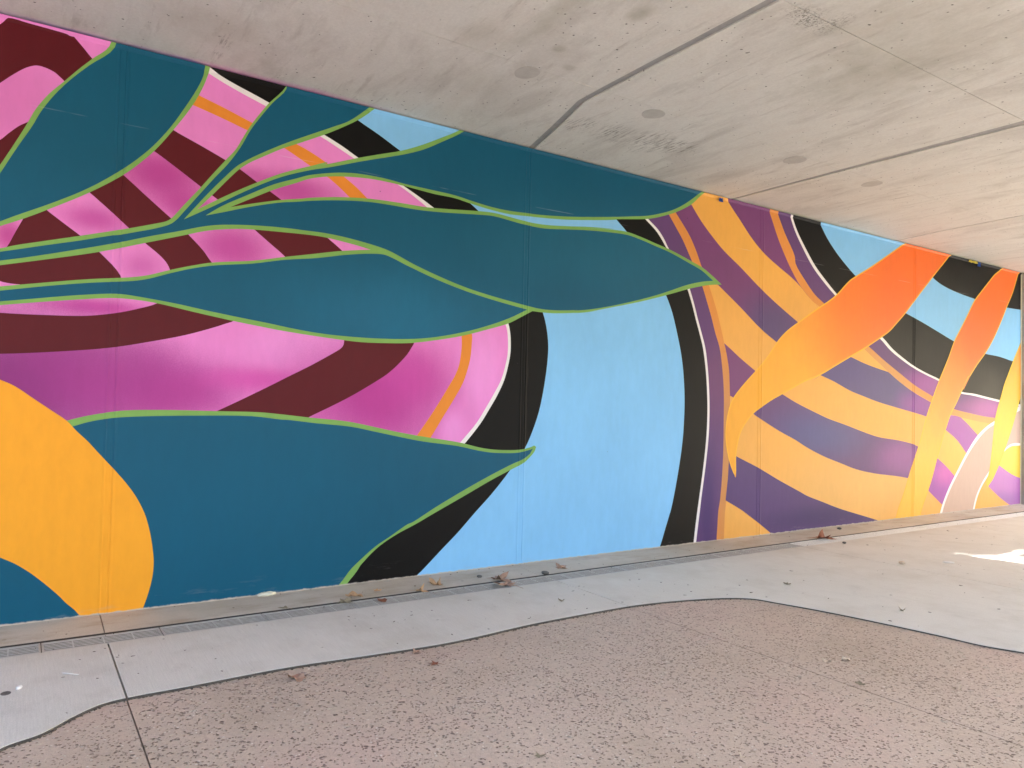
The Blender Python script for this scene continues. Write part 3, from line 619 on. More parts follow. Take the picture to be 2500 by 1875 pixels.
('teal_leaf',None,10,'teal','long teal leaf pointing right below the branching cluster',0,[[(2.478,2.443),(2.741,2.362),(3.016,2.295),(3.305,2.243),(3.64,2.195)],[(3.64,2.194),(3.458,2.105),(3.238,2.022),(3.026,1.957),(2.754,1.895),(2.572,1.869),(2.37,1.855),(2.129,1.849),(1.841,1.856),(1.638,1.875),(1.427,1.904),(1.266,1.924),(1.033,1.955),(0.847,1.983),(0.669,2.003),(0.541,2.014),(0.49,2.014),(0.441,2.01),(0.256,1.981),(0.065,1.944),(-0.118,1.908),(-0.223,1.888)],[(-0.225,1.948)],[(-0.225,1.948),(-0.12,1.971),(0.1,2.021),(0.333,2.067),(0.521,2.096),(0.588,2.108),(0.665,2.129),(0.796,2.181),(0.931,2.229),(1.07,2.266),(1.176,2.285),(1.313,2.308),(1.543,2.364),(1.769,2.405),(1.993,2.458),(2.181,2.491),(2.296,2.499),(2.377,2.479),(2.478,2.443)]]),
('teal_leaf',None,10,'teal','broad teal leaf along the foot of the wall',0,[[(0.131,1.117),(0.279,1.175),(0.362,1.203),(0.483,1.227),(0.566,1.235),(0.651,1.24),(0.962,1.248),(1.347,1.248),(1.552,1.226),(1.589,1.225),(1.806,1.201),(2.067,1.177),(2.269,1.138),(2.455,1.101),(2.673,1.061),(2.982,1.022),(3.195,0.979),(3.303,0.964),(3.414,0.957),(3.58,0.958),(3.704,0.981),(3.735,0.991)],[(3.705,0.945),(3.644,0.906),(3.492,0.85),(3.273,0.759),(3.062,0.664),(2.793,0.534),(2.601,0.432),(2.555,0.417),(2.415,0.337),(2.289,0.266),(2.177,0.181),(2.097,0.112),(2.039,0.041),(2.0,-0.002),(1.943,-0.081)],[(1.65,-0.736),(-0.748,-0.7),(-0.81,1.043),(0.027,1.201)]]),
('leaf_outline',15,9,'green',None,0,[[(0.129,1.17),(0.243,1.209),(0.329,1.235),(0.441,1.259),(0.498,1.269),(0.565,1.277),(0.78,1.283),(1.102,1.28),(1.396,1.276),(1.551,1.263),(1.744,1.243),(2.031,1.217),(2.208,1.185),(2.416,1.143),(2.62,1.108),(2.738,1.09),(3.009,1.049),(3.194,1.007),(3.303,0.991),(3.414,0.983),(3.595,0.983),(3.703,1.001),(3.747,1.017)],[(3.769,1.006),(3.754,0.968),(3.705,0.917),(3.644,0.871),(3.508,0.813),(3.317,0.733),(3.063,0.615),(2.795,0.493),(2.622,0.412),(2.469,0.348),(2.331,0.272),(2.259,0.217),(2.198,0.159),(2.173,0.133),(2.149,0.097),(2.065,-0.0),(2.013,-0.08)],[(1.646,-0.591),(-0.752,-0.591),(-0.81,1.043),(0.026,1.237)]]),
('yellow_petal',None,12,'amber','amber yellow petal at the lower left of the mural',0,[[(-0.21,1.487),(-0.102,1.448),(-0.028,1.412),(0.07,1.339),(0.164,1.269),(0.243,1.209),(0.3,1.143),(0.358,1.084),(0.408,1.024),(0.459,0.964),(0.554,0.85),(0.633,0.738),(0.693,0.617),(0.727,0.5),(0.748,0.384),(0.757,0.297),(0.752,0.203),(0.731,0.101),(0.702,0.005),(0.669,-0.089)],[(0.437,-0.084),(0.358,0.002),(0.321,0.051),(0.276,0.097),(0.24,0.142),(0.161,0.227),(0.083,0.302),(0.007,0.362),(-0.067,0.406),(-0.175,0.473)]]),
('black_ring',None,2,'black_r',None,0,[[(4.319,3.347),(4.495,3.242),(4.642,3.14),(4.777,3.042),(4.983,2.868),(5.165,2.673),(5.309,2.488),(5.37,2.385),(5.419,2.278),(5.52,1.974),(5.551,1.847),(5.573,1.719),(5.595,1.473),(5.592,1.248),(5.574,1.025),(5.518,0.714),(5.447,0.419),(5.39,0.247),(5.421,0.339),(5.365,0.202),(5.298,0.035),(5.232,-0.104)],[(5.26,-1.44),(23.609,-5.019),(23.68,1.627)],[(13.457,2.153),(12.731,2.208),(12.297,2.255),(11.847,2.275),(11.383,2.321),(10.941,2.399),(10.547,2.493),(10.112,2.597),(9.683,2.688),(9.299,2.762),(8.919,2.881),(8.542,3.049),(8.365,3.145),(8.157,3.274),(7.953,3.434),(7.797,3.603),(7.665,3.786)],[(4.348,3.994),(7.015,4.606)]]),
('white_ring',None,3,'white',None,0,[[(4.698,3.404),(4.857,3.303),(5.012,3.201),(5.155,3.11),(5.232,3.039),(5.295,2.967),(5.405,2.868),(5.518,2.725),(5.609,2.579),(5.677,2.436),(5.737,2.282),(5.797,2.138),(5.85,1.994),(5.897,1.767),(5.922,1.538),(5.931,1.354),(5.923,1.102),(5.886,0.794),(5.828,0.455),(5.803,0.315),(5.778,0.159),(5.759,0.023),(5.738,-0.126)],[(5.26,-1.44),(23.609,-5.019),(23.68,1.627)],[(13.462,1.515),(12.311,1.601),(11.922,1.637),(11.521,1.676),(11.168,1.693),(10.827,1.758),(10.541,1.852),(10.235,1.916),(9.897,2.002),(9.652,2.088),(9.386,2.197),(9.153,2.329),(8.598,2.559),(8.159,2.787),(7.919,2.938),(7.721,3.08),(7.528,3.27),(7.38,3.436),(7.279,3.599),(7.212,3.71)],[(4.348,3.994),(7.015,4.606)]]),
('purple_ring',None,4,'purple_ring',None,0,[[(4.726,3.419),(4.885,3.323),(5.051,3.209),(5.184,3.126),(5.265,3.049),(5.341,2.951),(5.452,2.863),(5.558,2.729),(5.641,2.589),(5.709,2.439),(5.769,2.285),(5.83,2.14),(5.886,1.996),(5.93,1.768),(5.955,1.539),(5.963,1.355),(5.957,1.102),(5.919,0.793),(5.861,0.453),(5.841,0.313),(5.816,0.156),(5.795,0.013),(5.776,-0.129)],[(5.26,-1.44),(23.609,-5.019),(23.68,1.627)],[(13.463,1.483),(12.304,1.571),(11.888,1.61),(11.489,1.648),(11.137,1.67),(10.827,1.732),(10.526,1.826),(10.207,1.894),(9.884,1.975),(9.626,2.059),(9.335,2.174),(9.09,2.311),(8.563,2.536),(8.126,2.763),(7.875,2.914),(7.679,3.055),(7.486,3.251),(7.339,3.426),(7.238,3.597),(7.168,3.702)],[(4.348,3.994),(7.015,4.606)]]),
('orange_ring',None,5,'ochre_ring',None,0,[[(5.176,3.477),(5.328,3.298),(5.429,3.185),(5.526,3.075),(5.666,2.873),(5.751,2.752),(5.827,2.628),(5.897,2.48),(5.968,2.324),(6.03,2.166),(6.102,2.009),(6.15,1.778),(6.176,1.545),(6.181,1.253),(6.179,0.844),(6.146,0.439),(6.118,0.296),(6.109,0.162),(6.1,0.028),(6.095,-0.159)],[(5.26,-1.44),(23.609,-5.019),(23.68,1.627)],[(13.465,1.233),(12.166,1.331),(11.824,1.352),(11.331,1.4),(10.953,1.445),(10.649,1.511),(10.383,1.607),(10.125,1.683),(9.887,1.758),(9.522,1.904),(9.183,2.042),(8.882,2.178),(8.332,2.422),(7.898,2.652),(7.728,2.734),(7.556,2.866),(7.357,3.054),(7.338,3.14),(7.152,3.381),(7.02,3.588),(6.949,3.714)],[(4.348,3.994),(7.015,4.606)]]),
('peach_field',None,6,'peach',None,0,[[(5.266,3.515),(5.422,3.335),(5.53,3.228),(5.637,3.114),(5.729,2.978),(5.815,2.822),(5.875,2.737),(5.923,2.65),(5.988,2.523),(6.051,2.389),(6.124,2.196),(6.188,2.014),(6.225,1.899),(6.249,1.782),(6.272,1.547),(6.275,1.312),(6.274,0.901),(6.254,0.609),(6.226,0.319),(6.22,0.29),(6.215,0.155),(6.21,0.026),(6.204,-0.169)],[(5.26,-1.44),(23.609,-5.019),(23.68,1.627)],[(13.466,1.127),(12.063,1.241),(11.658,1.275),(11.173,1.325),(10.862,1.363),(10.591,1.436),(10.333,1.528),(10.098,1.593),(9.889,1.654),(9.577,1.769),(9.288,1.894),(9.058,2.004),(8.736,2.159),(8.264,2.383),(7.816,2.602),(7.687,2.652),(7.454,2.803),(7.246,3.015),(7.041,3.291),(6.955,3.44),(6.875,3.583),(6.796,3.712)],[(4.348,3.994),(7.015,4.606)]]),
('black_patch',None,2,'black_r',None,0,[[(10.099,3.438),(10.36,3.239),(10.507,3.185),(10.687,3.144),(10.9,3.112),(11.15,3.085),(11.537,3.054),(11.975,3.03),(12.522,3.019),(13.004,3.028),(13.529,3.056)],[(13.52,4.049),(9.952,3.869)]]),
('purple_stripe',None,7,'purple1',None,0,[[(5.563,3.534),(5.645,3.448),(5.796,3.298),(5.983,3.151),(6.139,3.044),(6.407,2.9),(6.76,2.697),(7.071,2.541),(7.41,2.387),(7.904,2.169)],[(7.485,1.912),(7.04,2.129),(6.769,2.256),(6.416,2.469),(6.07,2.666)],[(5.922,2.708),(5.875,2.736),(5.815,2.822),(5.729,2.978),(5.637,3.114),(5.53,3.228),(5.422,3.333),(5.298,3.476)]]),
('purple_stripe',None,7,'purple1',None,0,[[(6.091,3.673),(6.17,3.599),(6.278,3.501),(6.396,3.403),(6.562,3.258),(6.751,3.126),(6.895,3.052),(7.062,2.979),(7.364,2.849),(7.658,2.667),(7.766,2.605)],[(7.788,2.594),(7.686,2.651),(7.453,2.802),(7.245,3.015),(7.041,3.291),(6.955,3.44),(6.875,3.583),(6.805,3.702)]]),
('purple_stripe',None,7,'purple2',None,0,[[(7.684,1.716),(7.849,1.796),(8.454,2.045),(8.57,2.09)],[(8.454,2.045),(8.764,1.976),(9.059,1.927),(9.288,1.894)],[(9.288,1.893),(9.577,1.767),(9.889,1.653),(10.098,1.591),(10.333,1.526),(10.651,1.422)],[(10.713,1.223),(10.215,1.333),(9.893,1.384),(9.582,1.428),(9.066,1.505),(8.722,1.573),(8.438,1.634),(8.118,1.731),(7.849,1.796)]]),
('purple_stripe',None,7,'purple3',None,0,[[(7.032,1.593),(7.146,1.553),(7.392,1.464),(7.838,1.333),(8.015,1.285),(8.354,1.214),(8.778,1.119),(9.074,1.062),(9.536,1.016),(9.9,0.962),(10.016,0.931),(10.423,0.858)],[(10.143,0.446),(9.77,0.518),(9.465,0.558),(9.032,0.601),(8.596,0.669),(8.271,0.752),(7.915,0.846),(7.594,0.955),(7.4,1.035),(7.099,1.141),(6.809,1.259),(6.653,1.328),(6.529,1.411)]]),
('purple_stripe',None,7,'purple4',None,0,[[(6.273,0.924),(6.38,0.875),(6.727,0.748),(7.111,0.589),(7.514,0.434),(7.605,0.397),(7.925,0.304),(8.236,0.214),(8.605,0.125),(8.845,0.069),(9.017,0.027),(9.345,-0.063)],[(9.095,-0.199)],[(7.236,-0.149),(6.956,0.024),(6.739,0.153),(6.523,0.272),(6.646,0.21),(6.463,0.305),(6.227,0.412)],[(6.257,0.632),(6.274,0.889)]]),
('purple_stripe',None,7,'purple1',None,0,[[(6.17,2.065),(6.266,2.013),(6.428,1.921),(6.677,1.795),(6.895,1.687)],[(6.53,1.363),(6.325,1.496),(6.272,1.514)],[(6.272,1.524),(6.251,1.782),(6.225,1.899),(6.19,2.014)]]),
('purple_stripe',None,7,'mauve',None,0,[[(10.591,1.421),(10.832,1.362),(11.016,1.349),(11.141,1.331)],[(11.141,1.331),(11.333,1.241),(11.644,1.072),(11.999,0.882)],[(11.6,0.598),(11.306,0.82),(11.052,1.004),(10.729,1.153),(10.476,1.267)]]),
('purple_stripe',None,7,'mauve',None,0,[[(10.308,0.86),(10.512,0.765),(10.751,0.645),(10.975,0.507),(11.281,0.307)],[(10.942,-0.035),(10.654,0.12),(10.461,0.229),(10.281,0.335),(10.059,0.479)]]),
('white_line',None,7.5,'white',None,0,[[(13.461,1.657),(12.702,1.451),(12.149,1.286),(11.859,1.186),(11.594,1.048),(11.306,0.82),(11.027,0.552),(10.845,0.372),(10.668,0.15),(10.587,0.002),(10.525,-0.145)],[(12.012,-0.298)],[(11.495,-0.165),(11.558,0.011),(11.654,0.194),(11.769,0.326),(11.895,0.426),(12.02,0.52),(12.313,0.694)],[(13.469,0.686)]]),
('beige_band',None,8,'beige',None,0,[[(13.462,1.568),(12.702,1.383),(12.15,1.233),(11.927,1.161),(11.661,1.019),(11.37,0.806),(11.095,0.549),(10.882,0.34),(10.728,0.147),(10.646,-0.001),(10.583,-0.149)],[(11.351,-0.219)],[(11.44,-0.162),(11.509,0.014),(11.598,0.196),(11.719,0.331),(11.828,0.429),(11.969,0.53),(12.26,0.712)],[(13.469,0.703)]]),
('white_arc',None,8.4,'white',None,0,[[(12.208,0.713),(12.472,0.855),(12.543,0.895),(12.652,0.931),(12.78,0.946),(12.959,0.946),(13.467,0.95)],[(13.473,0.298),(12.351,0.51)]]),
('yellow_disc',None,8.7,'lemon',None,0,[[(12.174,0.648),(12.49,0.838),(12.58,0.874),(12.707,0.903),(12.818,0.908),(12.959,0.909),(13.467,0.906)],[(13.472,0.334),(12.953,0.412),(12.748,0.455),(12.565,0.511),(12.297,0.62)]]),
('mauve_patch',None,9,'mauve_light',None,0,[[(12.297,0.62),(12.565,0.52),(12.748,0.46),(12.953,0.412),(13.472,0.316)],[(13.478,-0.369),(13.09,-0.135),(12.661,0.004),(12.355,0.126),(12.109,0.246),(11.964,0.322)]]),
('orange_petal',None,9.5,'petal_edge','broad orange petal slanting down across the right flower',0,[[(9.954,3.764),(9.602,3.588),(9.289,3.423),(8.913,3.226),(8.719,3.132),(8.542,3.047),(8.437,2.994),(8.345,2.932),(8.255,2.861),(8.159,2.787),(8.011,2.699),(7.816,2.602),(7.626,2.503),(7.411,2.386),(7.221,2.279),(7.065,2.161),(6.87,1.957),(6.677,1.795),(6.523,1.674),(6.417,1.585),(6.325,1.496),(6.263,1.394),(6.222,1.253),(6.208,1.101),(6.229,0.96),(6.275,0.819),(6.327,0.718),(6.381,0.645)],[(6.386,0.722),(6.383,0.875),(6.404,0.993),(6.446,1.112),(6.515,1.207),(6.653,1.328),(6.806,1.409),(6.957,1.48),(7.146,1.553),(7.388,1.648),(7.558,1.712),(7.849,1.797),(8.115,1.905),(8.454,2.043),(8.736,2.155),(9.09,2.313),(9.305,2.418),(9.459,2.524),(9.683,2.688),(9.912,2.879),(10.36,3.239),(10.772,3.562),(11.047,3.796)]]),
('petal_fill',37,10,'petal1',None,0.017,[[(9.954,3.764),(9.602,3.588),(9.289,3.423),(8.913,3.226),(8.719,3.132),(8.542,3.047),(8.437,2.994),(8.345,2.932),(8.255,2.861),(8.159,2.787),(8.011,2.699),(7.816,2.602),(7.626,2.503),(7.411,2.386),(7.221,2.279),(7.065,2.161),(6.87,1.957),(6.677,1.795),(6.523,1.674),(6.417,1.585),(6.325,1.496),(6.263,1.394),(6.222,1.253),(6.208,1.101),(6.229,0.96),(6.275,0.819),(6.327,0.718),(6.381,0.645)],[(6.386,0.722),(6.383,0.875),(6.404,0.993),(6.446,1.112),(6.515,1.207),(6.653,1.328),(6.806,1.409),(6.957,1.48),(7.146,1.553),(7.388,1.648),(7.558,1.712),(7.849,1.797),(8.115,1.905),(8.454,2.043),(8.736,2.155),(9.09,2.313),(9.305,2.418),(9.459,2.524),(9.683,2.688),(9.912,2.879),(10.36,3.239),(10.772,3.562),(11.047,3.796)]]),
('orange_petal',None,9.5,'petal2_edge','narrow orange petal reaching from ceiling to floor near the wall end',0,[[(12.532,3.745),(12.283,3.565),(12.125,3.484),(11.971,3.375),(11.735,3.201),(11.537,3.051),(11.424,2.935),(11.313,2.805),(11.125,2.599),(10.941,2.399),(10.791,2.169),(10.672,2.008),(10.527,1.818),(10.383,1.607),(10.333,1.526),(10.215,1.333),(10.016,0.931),(9.876,0.705),(9.77,0.518),(9.653,0.306),(9.55,0.153),(9.494,0.041),(9.436,-0.083)],[(10.04,-0.126),(10.093,0.025),(10.148,0.133),(10.281,0.335),(10.371,0.482),(10.512,0.765),(10.729,1.153),(10.862,1.363),(11.014,1.521),(11.168,1.698),(11.388,1.936),(11.199,1.733),(11.357,1.88),(11.615,2.1),(11.847,2.272),(12.119,2.523),(12.362,2.81),(12.522,3.019),(12.72,3.269),(12.885,3.555),(13.053,3.846)]]),
('petal_fill',39,10,'petal2',None,0.02,[[(12.532,3.745),(12.283,3.565),(12.125,3.484),(11.971,3.375),(11.735,3.201),(11.537,3.051),(11.424,2.935),(11.313,2.805),(11.125,2.599),(10.941,2.399),(10.791,2.169),(10.672,2.008),(10.527,1.818),(10.383,1.607),(10.333,1.526),(10.215,1.333),(10.016,0.931),(9.876,0.705),(9.77,0.518),(9.653,0.306),(9.55,0.153),(9.494,0.041),(9.436,-0.083)],[(10.04,-0.126),(10.093,0.025),(10.148,0.133),(10.281,0.335),(10.371,0.482),(10.512,0.765),(10.729,1.153),(10.862,1.363),(11.014,1.521),(11.168,1.698),(11.388,1.936),(11.199,1.733),(11.357,1.88),(11.615,2.1),(11.847,2.272),(12.119,2.523),(12.362,2.81),(12.522,3.019),(12.72,3.269),(12.885,3.555),(13.053,3.846)]]),
('yellow_petal',None,9.5,'petal3_edge','slim yellow petal cut off by the right end of the wall',0,[[(13.256,2.777),(12.99,2.513),(12.878,2.385),(12.731,2.208),(12.55,1.975),(12.444,1.835),(12.339,1.647),(12.235,1.478),(12.149,1.286),(12.1,1.046),(12.051,0.799),(11.986,0.538),(11.896,0.353),(11.954,0.315)],[(12.107,0.419),(12.297,0.62),(12.472,0.842),(12.632,1.06),(12.777,1.281),(12.953,1.59),(13.185,2.0)]]),
('petal_fill',41,10,'petal3',None,0.03,[[(13.256,2.777),(12.99,2.513),(12.878,2.385),(12.731,2.208),(12.55,1.975),(12.444,1.835),(12.339,1.647),(12.235,1.478),(12.149,1.286),(12.1,1.046),(12.051,0.799),(11.986,0.538),(11.896,0.353),(11.954,0.315)],[(12.107,0.419),(12.297,0.62),(12.472,0.842),(12.632,1.06),(12.777,1.281),(12.953,1.59),(13.185,2.0)]])
]


def inset_loop(pts, d):
    n = len(pts)
    area = sum(pts[i].x * pts[(i+1) % n].y - pts[(i+1) % n].x * pts[i].y for i in range(n))
    s = 1.0 if area > 0 else -1.0
    out = []
    for i in range(n):
        a, b = pts[i-1], pts[(i+1) % n]
        t = (b - a)
        if t.length < 1e-6: continue
        t.normalize()
        out.append(pts[i] + Vector((-t.y, t.x)) * d * s)
    return out

def paint_mesh(name, loop, level, mat):
    v, f = fill2d(loop)
    bm = bmesh.new()
    bv = [bm.verts.new((0, p.x, p.y)) for p in v]
    for q in f:
        try: bm.faces.new([bv[i] for i in q])
        except ValueError: pass
    def cut(co, no, clear=False):
        bmesh.ops.bisect_plane(bm, geom=bm.verts[:] + bm.edges[:] + bm.faces[:], dist=1e-5, plane_co=co, plane_no=no, clear_outer=clear)
    cut((0, 0, 0.0), (0, 0, -1), True)
    cut((0, 0, HW), (0, 0, 1), True)
    cut((0, END, 0), (0, 1, 0), True)
    if not bm.faces:
        bm.free(); return None
    y0 = min(q.co.y for q in bm.verts); y1 = max(q.co.y for q in bm.verts)
    for cyy in CUTS_Y:
        if y0 < cyy < y1: cut((0, cyy, 0), (0, 1, 0))
    cut((0, 0, 3.572), (0, 0, 1))
    for q in bm.verts:
        q.co.x = relief(q.co.y, q.co.z) + 0.00045 * level
    for fc in bm.faces:
        fc.normal_update()
        if fc.normal.x < 0: fc.normal_flip()
    return bm_obj(name, bm, mat)

built = {}
for i, (nm, par, lev, mt, lab, ins, curves) in enumerate(SHAPES):
    loop = []
    for cv in curves: loop += catmull(cv, 4)
    if nm == 'blue_field': loop = [Vector(q) for q in ((-9, -0.1), (13.2, -0.1), (13.2, 3.7), (-9, 3.7))]
    if ins: loop = inset_loop(loop, ins)
    o = paint_mesh(nm, loop, lev, M[mt])
    if o is None: continue
    built[i] = o
    wchild(o, built[par] if par is not None else None)
    if lab: o['label'] = lab

# unpainted end face trim: pale edge bead where the mural stops
wchild(box('end_bead', (-0.05, 0.012, END + 0.001, END + 0.022, 0.0, 3.598), M['plaster'], None, 0.004))

# ------------------------------------------------------------------ plain concrete beyond the mural, opposite wall
wing = box('wing_wall', (-0.42, 0.055, END + 0.024, 19.0, -0.135, 3.606), M['raw'], None, 0.012)
tag(wing, 'plain grey concrete pier at the right end of the painted wall', 'pier')

# ------------------------------------------------------------------ ceiling: deck with cast panels, joints, patches
DECK_X = 9.3
def dx(y): return 6.2 + 0.17 * y  # unseen open edge of the deck, slanted to steer daylight on the floor
def ye(x): return 13.40 + 0.206 * x  # unseen end edge, slanted to shape the sun patch
ceiling = prism('ceiling', [(-0.42, -9.0), (dx(-9), -9.0), (dx(14.8), ye(DECK_X)), (-0.42, ye(-0.42))], 3.645, 4.9, M['raw'])
tag(ceiling, kind='structure')
J1L = [(-0.02, 3.626), (0.549, 3.478), (1.043, 3.341), (1.343, 3.334), (DECK_X, 3.30)]
J1R = [(-0.02, 3.688), (0.55, 3.540), (1.042, 3.400), (1.343, 3.396), (DECK_X, 3.37)]
J2L = [(-0.02, 6.245), (0.5, 6.243), (1.27, 6.252), (2.762, 6.277), (DECK_X, 6.33)]
J2R = [(-0.02, 6.283), (0.5, 6.290), (1.27, 6.318), (2.719, 6.375), (DECK_X, 6.44)]
J3L = [(-0.02, 9.432), (0.6, 9.325), (1.551, 9.262), (DECK_X, 9.20)]
J3R = [(-0.02, 9.452), (0.6, 9.345), (1.551, 9.283), (DECK_X, 9.225)]
def at_x(line, x):
    for (xa, ya), (xb, yb) in zip(line, line[1:]):
        if xa <= x <= xb: return ya + (yb - ya) * (x - xa) / (xb - xa)
    return line[-1][1]
def part(line, x0, x1):
    return [(x0, at_x(line, x0))] + [q for q in line if x0 < q[0] < x1] + [(x1, at_x(line, x1))]
def flat(y): return [(-0.02, y), (DECK_X, y)]
bays = [(flat(-9.0), J1L, [-0.02, 1.28, DECK_X]), (J1R, J2L, [-0.02, 1.28, 2.76, DECK_X]), (J2R, J3L, [-0.02, 1.28, DECK_X]), (J3R, [(-0.02, ye(0)), (DECK_X, ye(DECK_X))], [-0.02, DECK_X])]
for lo, hi, xs in bays:
    for k, (xa, xb) in enumerate(zip(xs, xs[1:])):
        gg = 0.0022
        loop = part(lo, xa + gg, xb - gg) + list(reversed(part(hi, xa + gg, xb - gg)))
        loop = [(min(x, dx(y) - 0.01), y) for x, y in loop]
        prism('ceiling_panel', loop, CEIL, 3.645, M['ceiling'], ceiling)
for L_, R_, dz, jm in ((J1L, J1R, 0.010, 'sealant'), (J2L, J2R, 0.008, 'sealant'), (J3L, J3R, 0.012, 'stone')):
    a = [(x, y + 0.009) for x, y in L_]; b = [(x, y - 0.002) for x, y in R_]
    prism('joint_strip', [(min(x, dx(y) - 0.02), y) for x, y in a + list(reversed(b))], CEIL + dz, 3.6445, M[jm], ceiling)
for (x, y, r1, r2) in ((1.200, 2.778, 0.098, 0.082), (1.188, 3.956, 0.086, 0.092), (1.176, 5.70, 0.10, 0.10), (1.19, 6.89, 0.10, 0.085)):
    loop = [(x + r1 * math.cos(t) * (1 + 0.04 * math.sin(3 * t + x * 9)), y + r2 * math.sin(t)) for t in [2 * math.pi * k / 28 for k in range(28)]]
    prism('grout_patch', loop, CEIL - 0.0022, CEIL + 0.01, M['patch'], ceiling)

# ------------------------------------------------------------------ far side of the underpass and the open ends

# ------------------------------------------------------------------ unseen trees added outside the open end to block sun and sky
def tree(x, y, h, rad, n, name='light_block_tree', label='', seed=1, squash=0.75, cz=None):
    rnd = random.Random(seed)
    root = empty(name, (x, y, -0.14))
    tag(root, label, 'tree', 'unseen trees added to block light')
    bm = bmesh.new()
    def limb(p, q, r0, r1):
        ax = (q - p).normalized(); u = ax.orthogonal().normalized(); w_ = ax.cross(u)
        ra = [bm.verts.new(p + (u * math.cos(t) + w_ * math.sin(t)) * r0) for t in [k * math.pi / 4 for k in range(8)]]
        rb = [bm.verts.new(q + (u * math.cos(t) + w_ * math.sin(t)) * r1) for t in [k * math.pi / 4 for k in range(8)]]
        for i in range(8): bm.faces.new((ra[i], ra[(i+1) % 8], rb[(i+1) % 8], rb[i]))
    top = Vector((0, 0, h * 0.55))
    limb(Vector((0, 0, 0)), top, 0.20, 0.13)
    tips = []
    for k in range(7):
        a = 2 * math.pi * k / 7 + rnd.random()
        q = top + Vector((math.cos(a), math.sin(a), rnd.uniform(0.3, 0.9))) * rad * 0.6
        limb(top - Vector((0, 0, rnd.random() * 0.8)), q, 0.08, 0.03); tips.append(q)
    bm_obj('trunk', bm, M['bark'], root, True)
    bm = bmesh.new()
    cl = []
    while len(cl) < 5000:
        q = Vector((rnd.uniform(-1, 1), rnd.uniform(-1, 1), rnd.uniform(-1, 1)))
        if q.length < 1: cl.append(Vector((q.x, q.y, q.z * squash)) * rad * 0.9)
    cen = Vector((0, 0, cz or h * 0.72))
    for k in range(n):
        c0 = rnd.choice(cl)
        p = cen + c0 + Vector((rnd.gauss(0, 1), rnd.gauss(0, 1), rnd.gauss(0, 1) * 0.7)) * rad * 0.055
        s = rnd.uniform(0.10, 0.20)
        d = Vector((rnd.gauss(0, 1), rnd.gauss(0, 1), rnd.gauss(0, 1))).normalized()
        u = d.orthogonal().normalized(); w_ = d.cross(u)
        vv = [bm.verts.new(p + a * s) for a in (-u, w_ * 0.55, u, -w_ * 0.55)]
        bm.faces.new(vv)
    bm_obj('crown', bm, M['foliage'], root)
    return root
tree(0.22, 20.5, 9.0, 4.3, 60000, label='unseen dense broad tree placed to shade the open end', seed=3, squash=1.0, cz=5.9)
tree(9.6, 21.5, 9.0, 4.0, 16000, label='unseen second round tree added to block light from the open end', seed=5, squash=0.95, cz=4.9)


# ------------------------------------------------------------------ fallen leaves
def leaf_blade(rnd, size, curl, lobes=True):
    """five-lobed leaf, palm centre at the origin, curled up at the edges"""
    pts = []
    if lobes:
        tips = [(-2.35, 0.62), (-1.15, 0.92), (0.0, 1.10), (1.15, 0.92), (2.35, 0.62)]
        for i, (a, r) in enumerate(tips):
            r *= rnd.uniform(0.85, 1.12)
            if i == 0: pts.append((a - 0.55, 0.34))
            pts += [(a - 0.26, r * 0.62), (a - 0.10, r * 0.80), (a, r), (a + 0.12, r * 0.76), (a + 0.26, r * 0.60)]
            pts.append((a + 0.57, 0.36 * rnd.uniform(0.85, 1.15)))
    else:
        for k in range(22):
            a = -math.pi + 2 * math.pi * k / 22
            pts.append((a, (0.55 + 0.45 * abs(math.cos(a))) * rnd.uniform(0.8, 1.05)))
    ph = rnd.random() * 6
    def P(a, r):
        x, yy = r * math.sin(a), r * math.cos(a)
        z = curl * (0.55 * abs(x) ** 1.6 + 0.35 * r * r * math.sin(2 * a + ph) + 0.18 * r * math.sin(5 * a + ph * 2)) + 0.10
        return Vector((x, yy, max(z, 0.02))) * size
    bm = bmesh.new()
    c = bm.verts.new((0, 0, 0.10 * size))
    rings = [[bm.verts.new(P(a, r * f)) for a, r in pts] for f in (0.4, 0.75, 1.0)]
    n = len(pts)
    for i in range(n):
        j = (i + 1) % n
        bm.faces.new((c, rings[0][i], rings[0][j]))
        for ra, rb in zip(rings, rings[1:]): bm.faces.new((ra[i], rb[i], rb[j], ra[j]))
    bmesh.ops.recalc_face_normals(bm, faces=bm.faces[:])
    return bm

def leaf(pos, size, rot, mat, label, curl=0.6, tilt=(0, 0), lobes=True, stalk=True, z=FLOOR, group='fallen leaves on the paving', name='fallen_leaf', cat='leaf'):
    rnd = random.Random(label)
    root = empty(name, (pos[0], pos[1], z))
    root.rotation_euler = (tilt[0], tilt[1], rot)
    tag(root, label, cat, group)
    bm_obj('blade', leaf_blade(rnd, size, curl, lobes), mat, root, True)
    if stalk:
        bm = bmesh.new()
        P = [Vector((0, -0.1, 0.10)), Vector((0.05, -0.45, 0.12)), Vector((0.02, -0.85, 0.06)), Vector((-0.08, -1.15, 0.02))]
        prev = None
        for k, q in enumerate(P):
            r = 0.022 * (1 - k * 0.15)
            ring = [bm.verts.new((q + Vector((math.cos(t), 0, math.sin(t))) * r) * size) for t in (0, 2.09, 4.19)]
            if prev:
                for i in range(3): bm.faces.new((prev[i], prev[(i+1) % 3], ring[(i+1) % 3], ring[i]))
            prev = ring
        bm_obj('stalk', bm, mat, root)
    return root

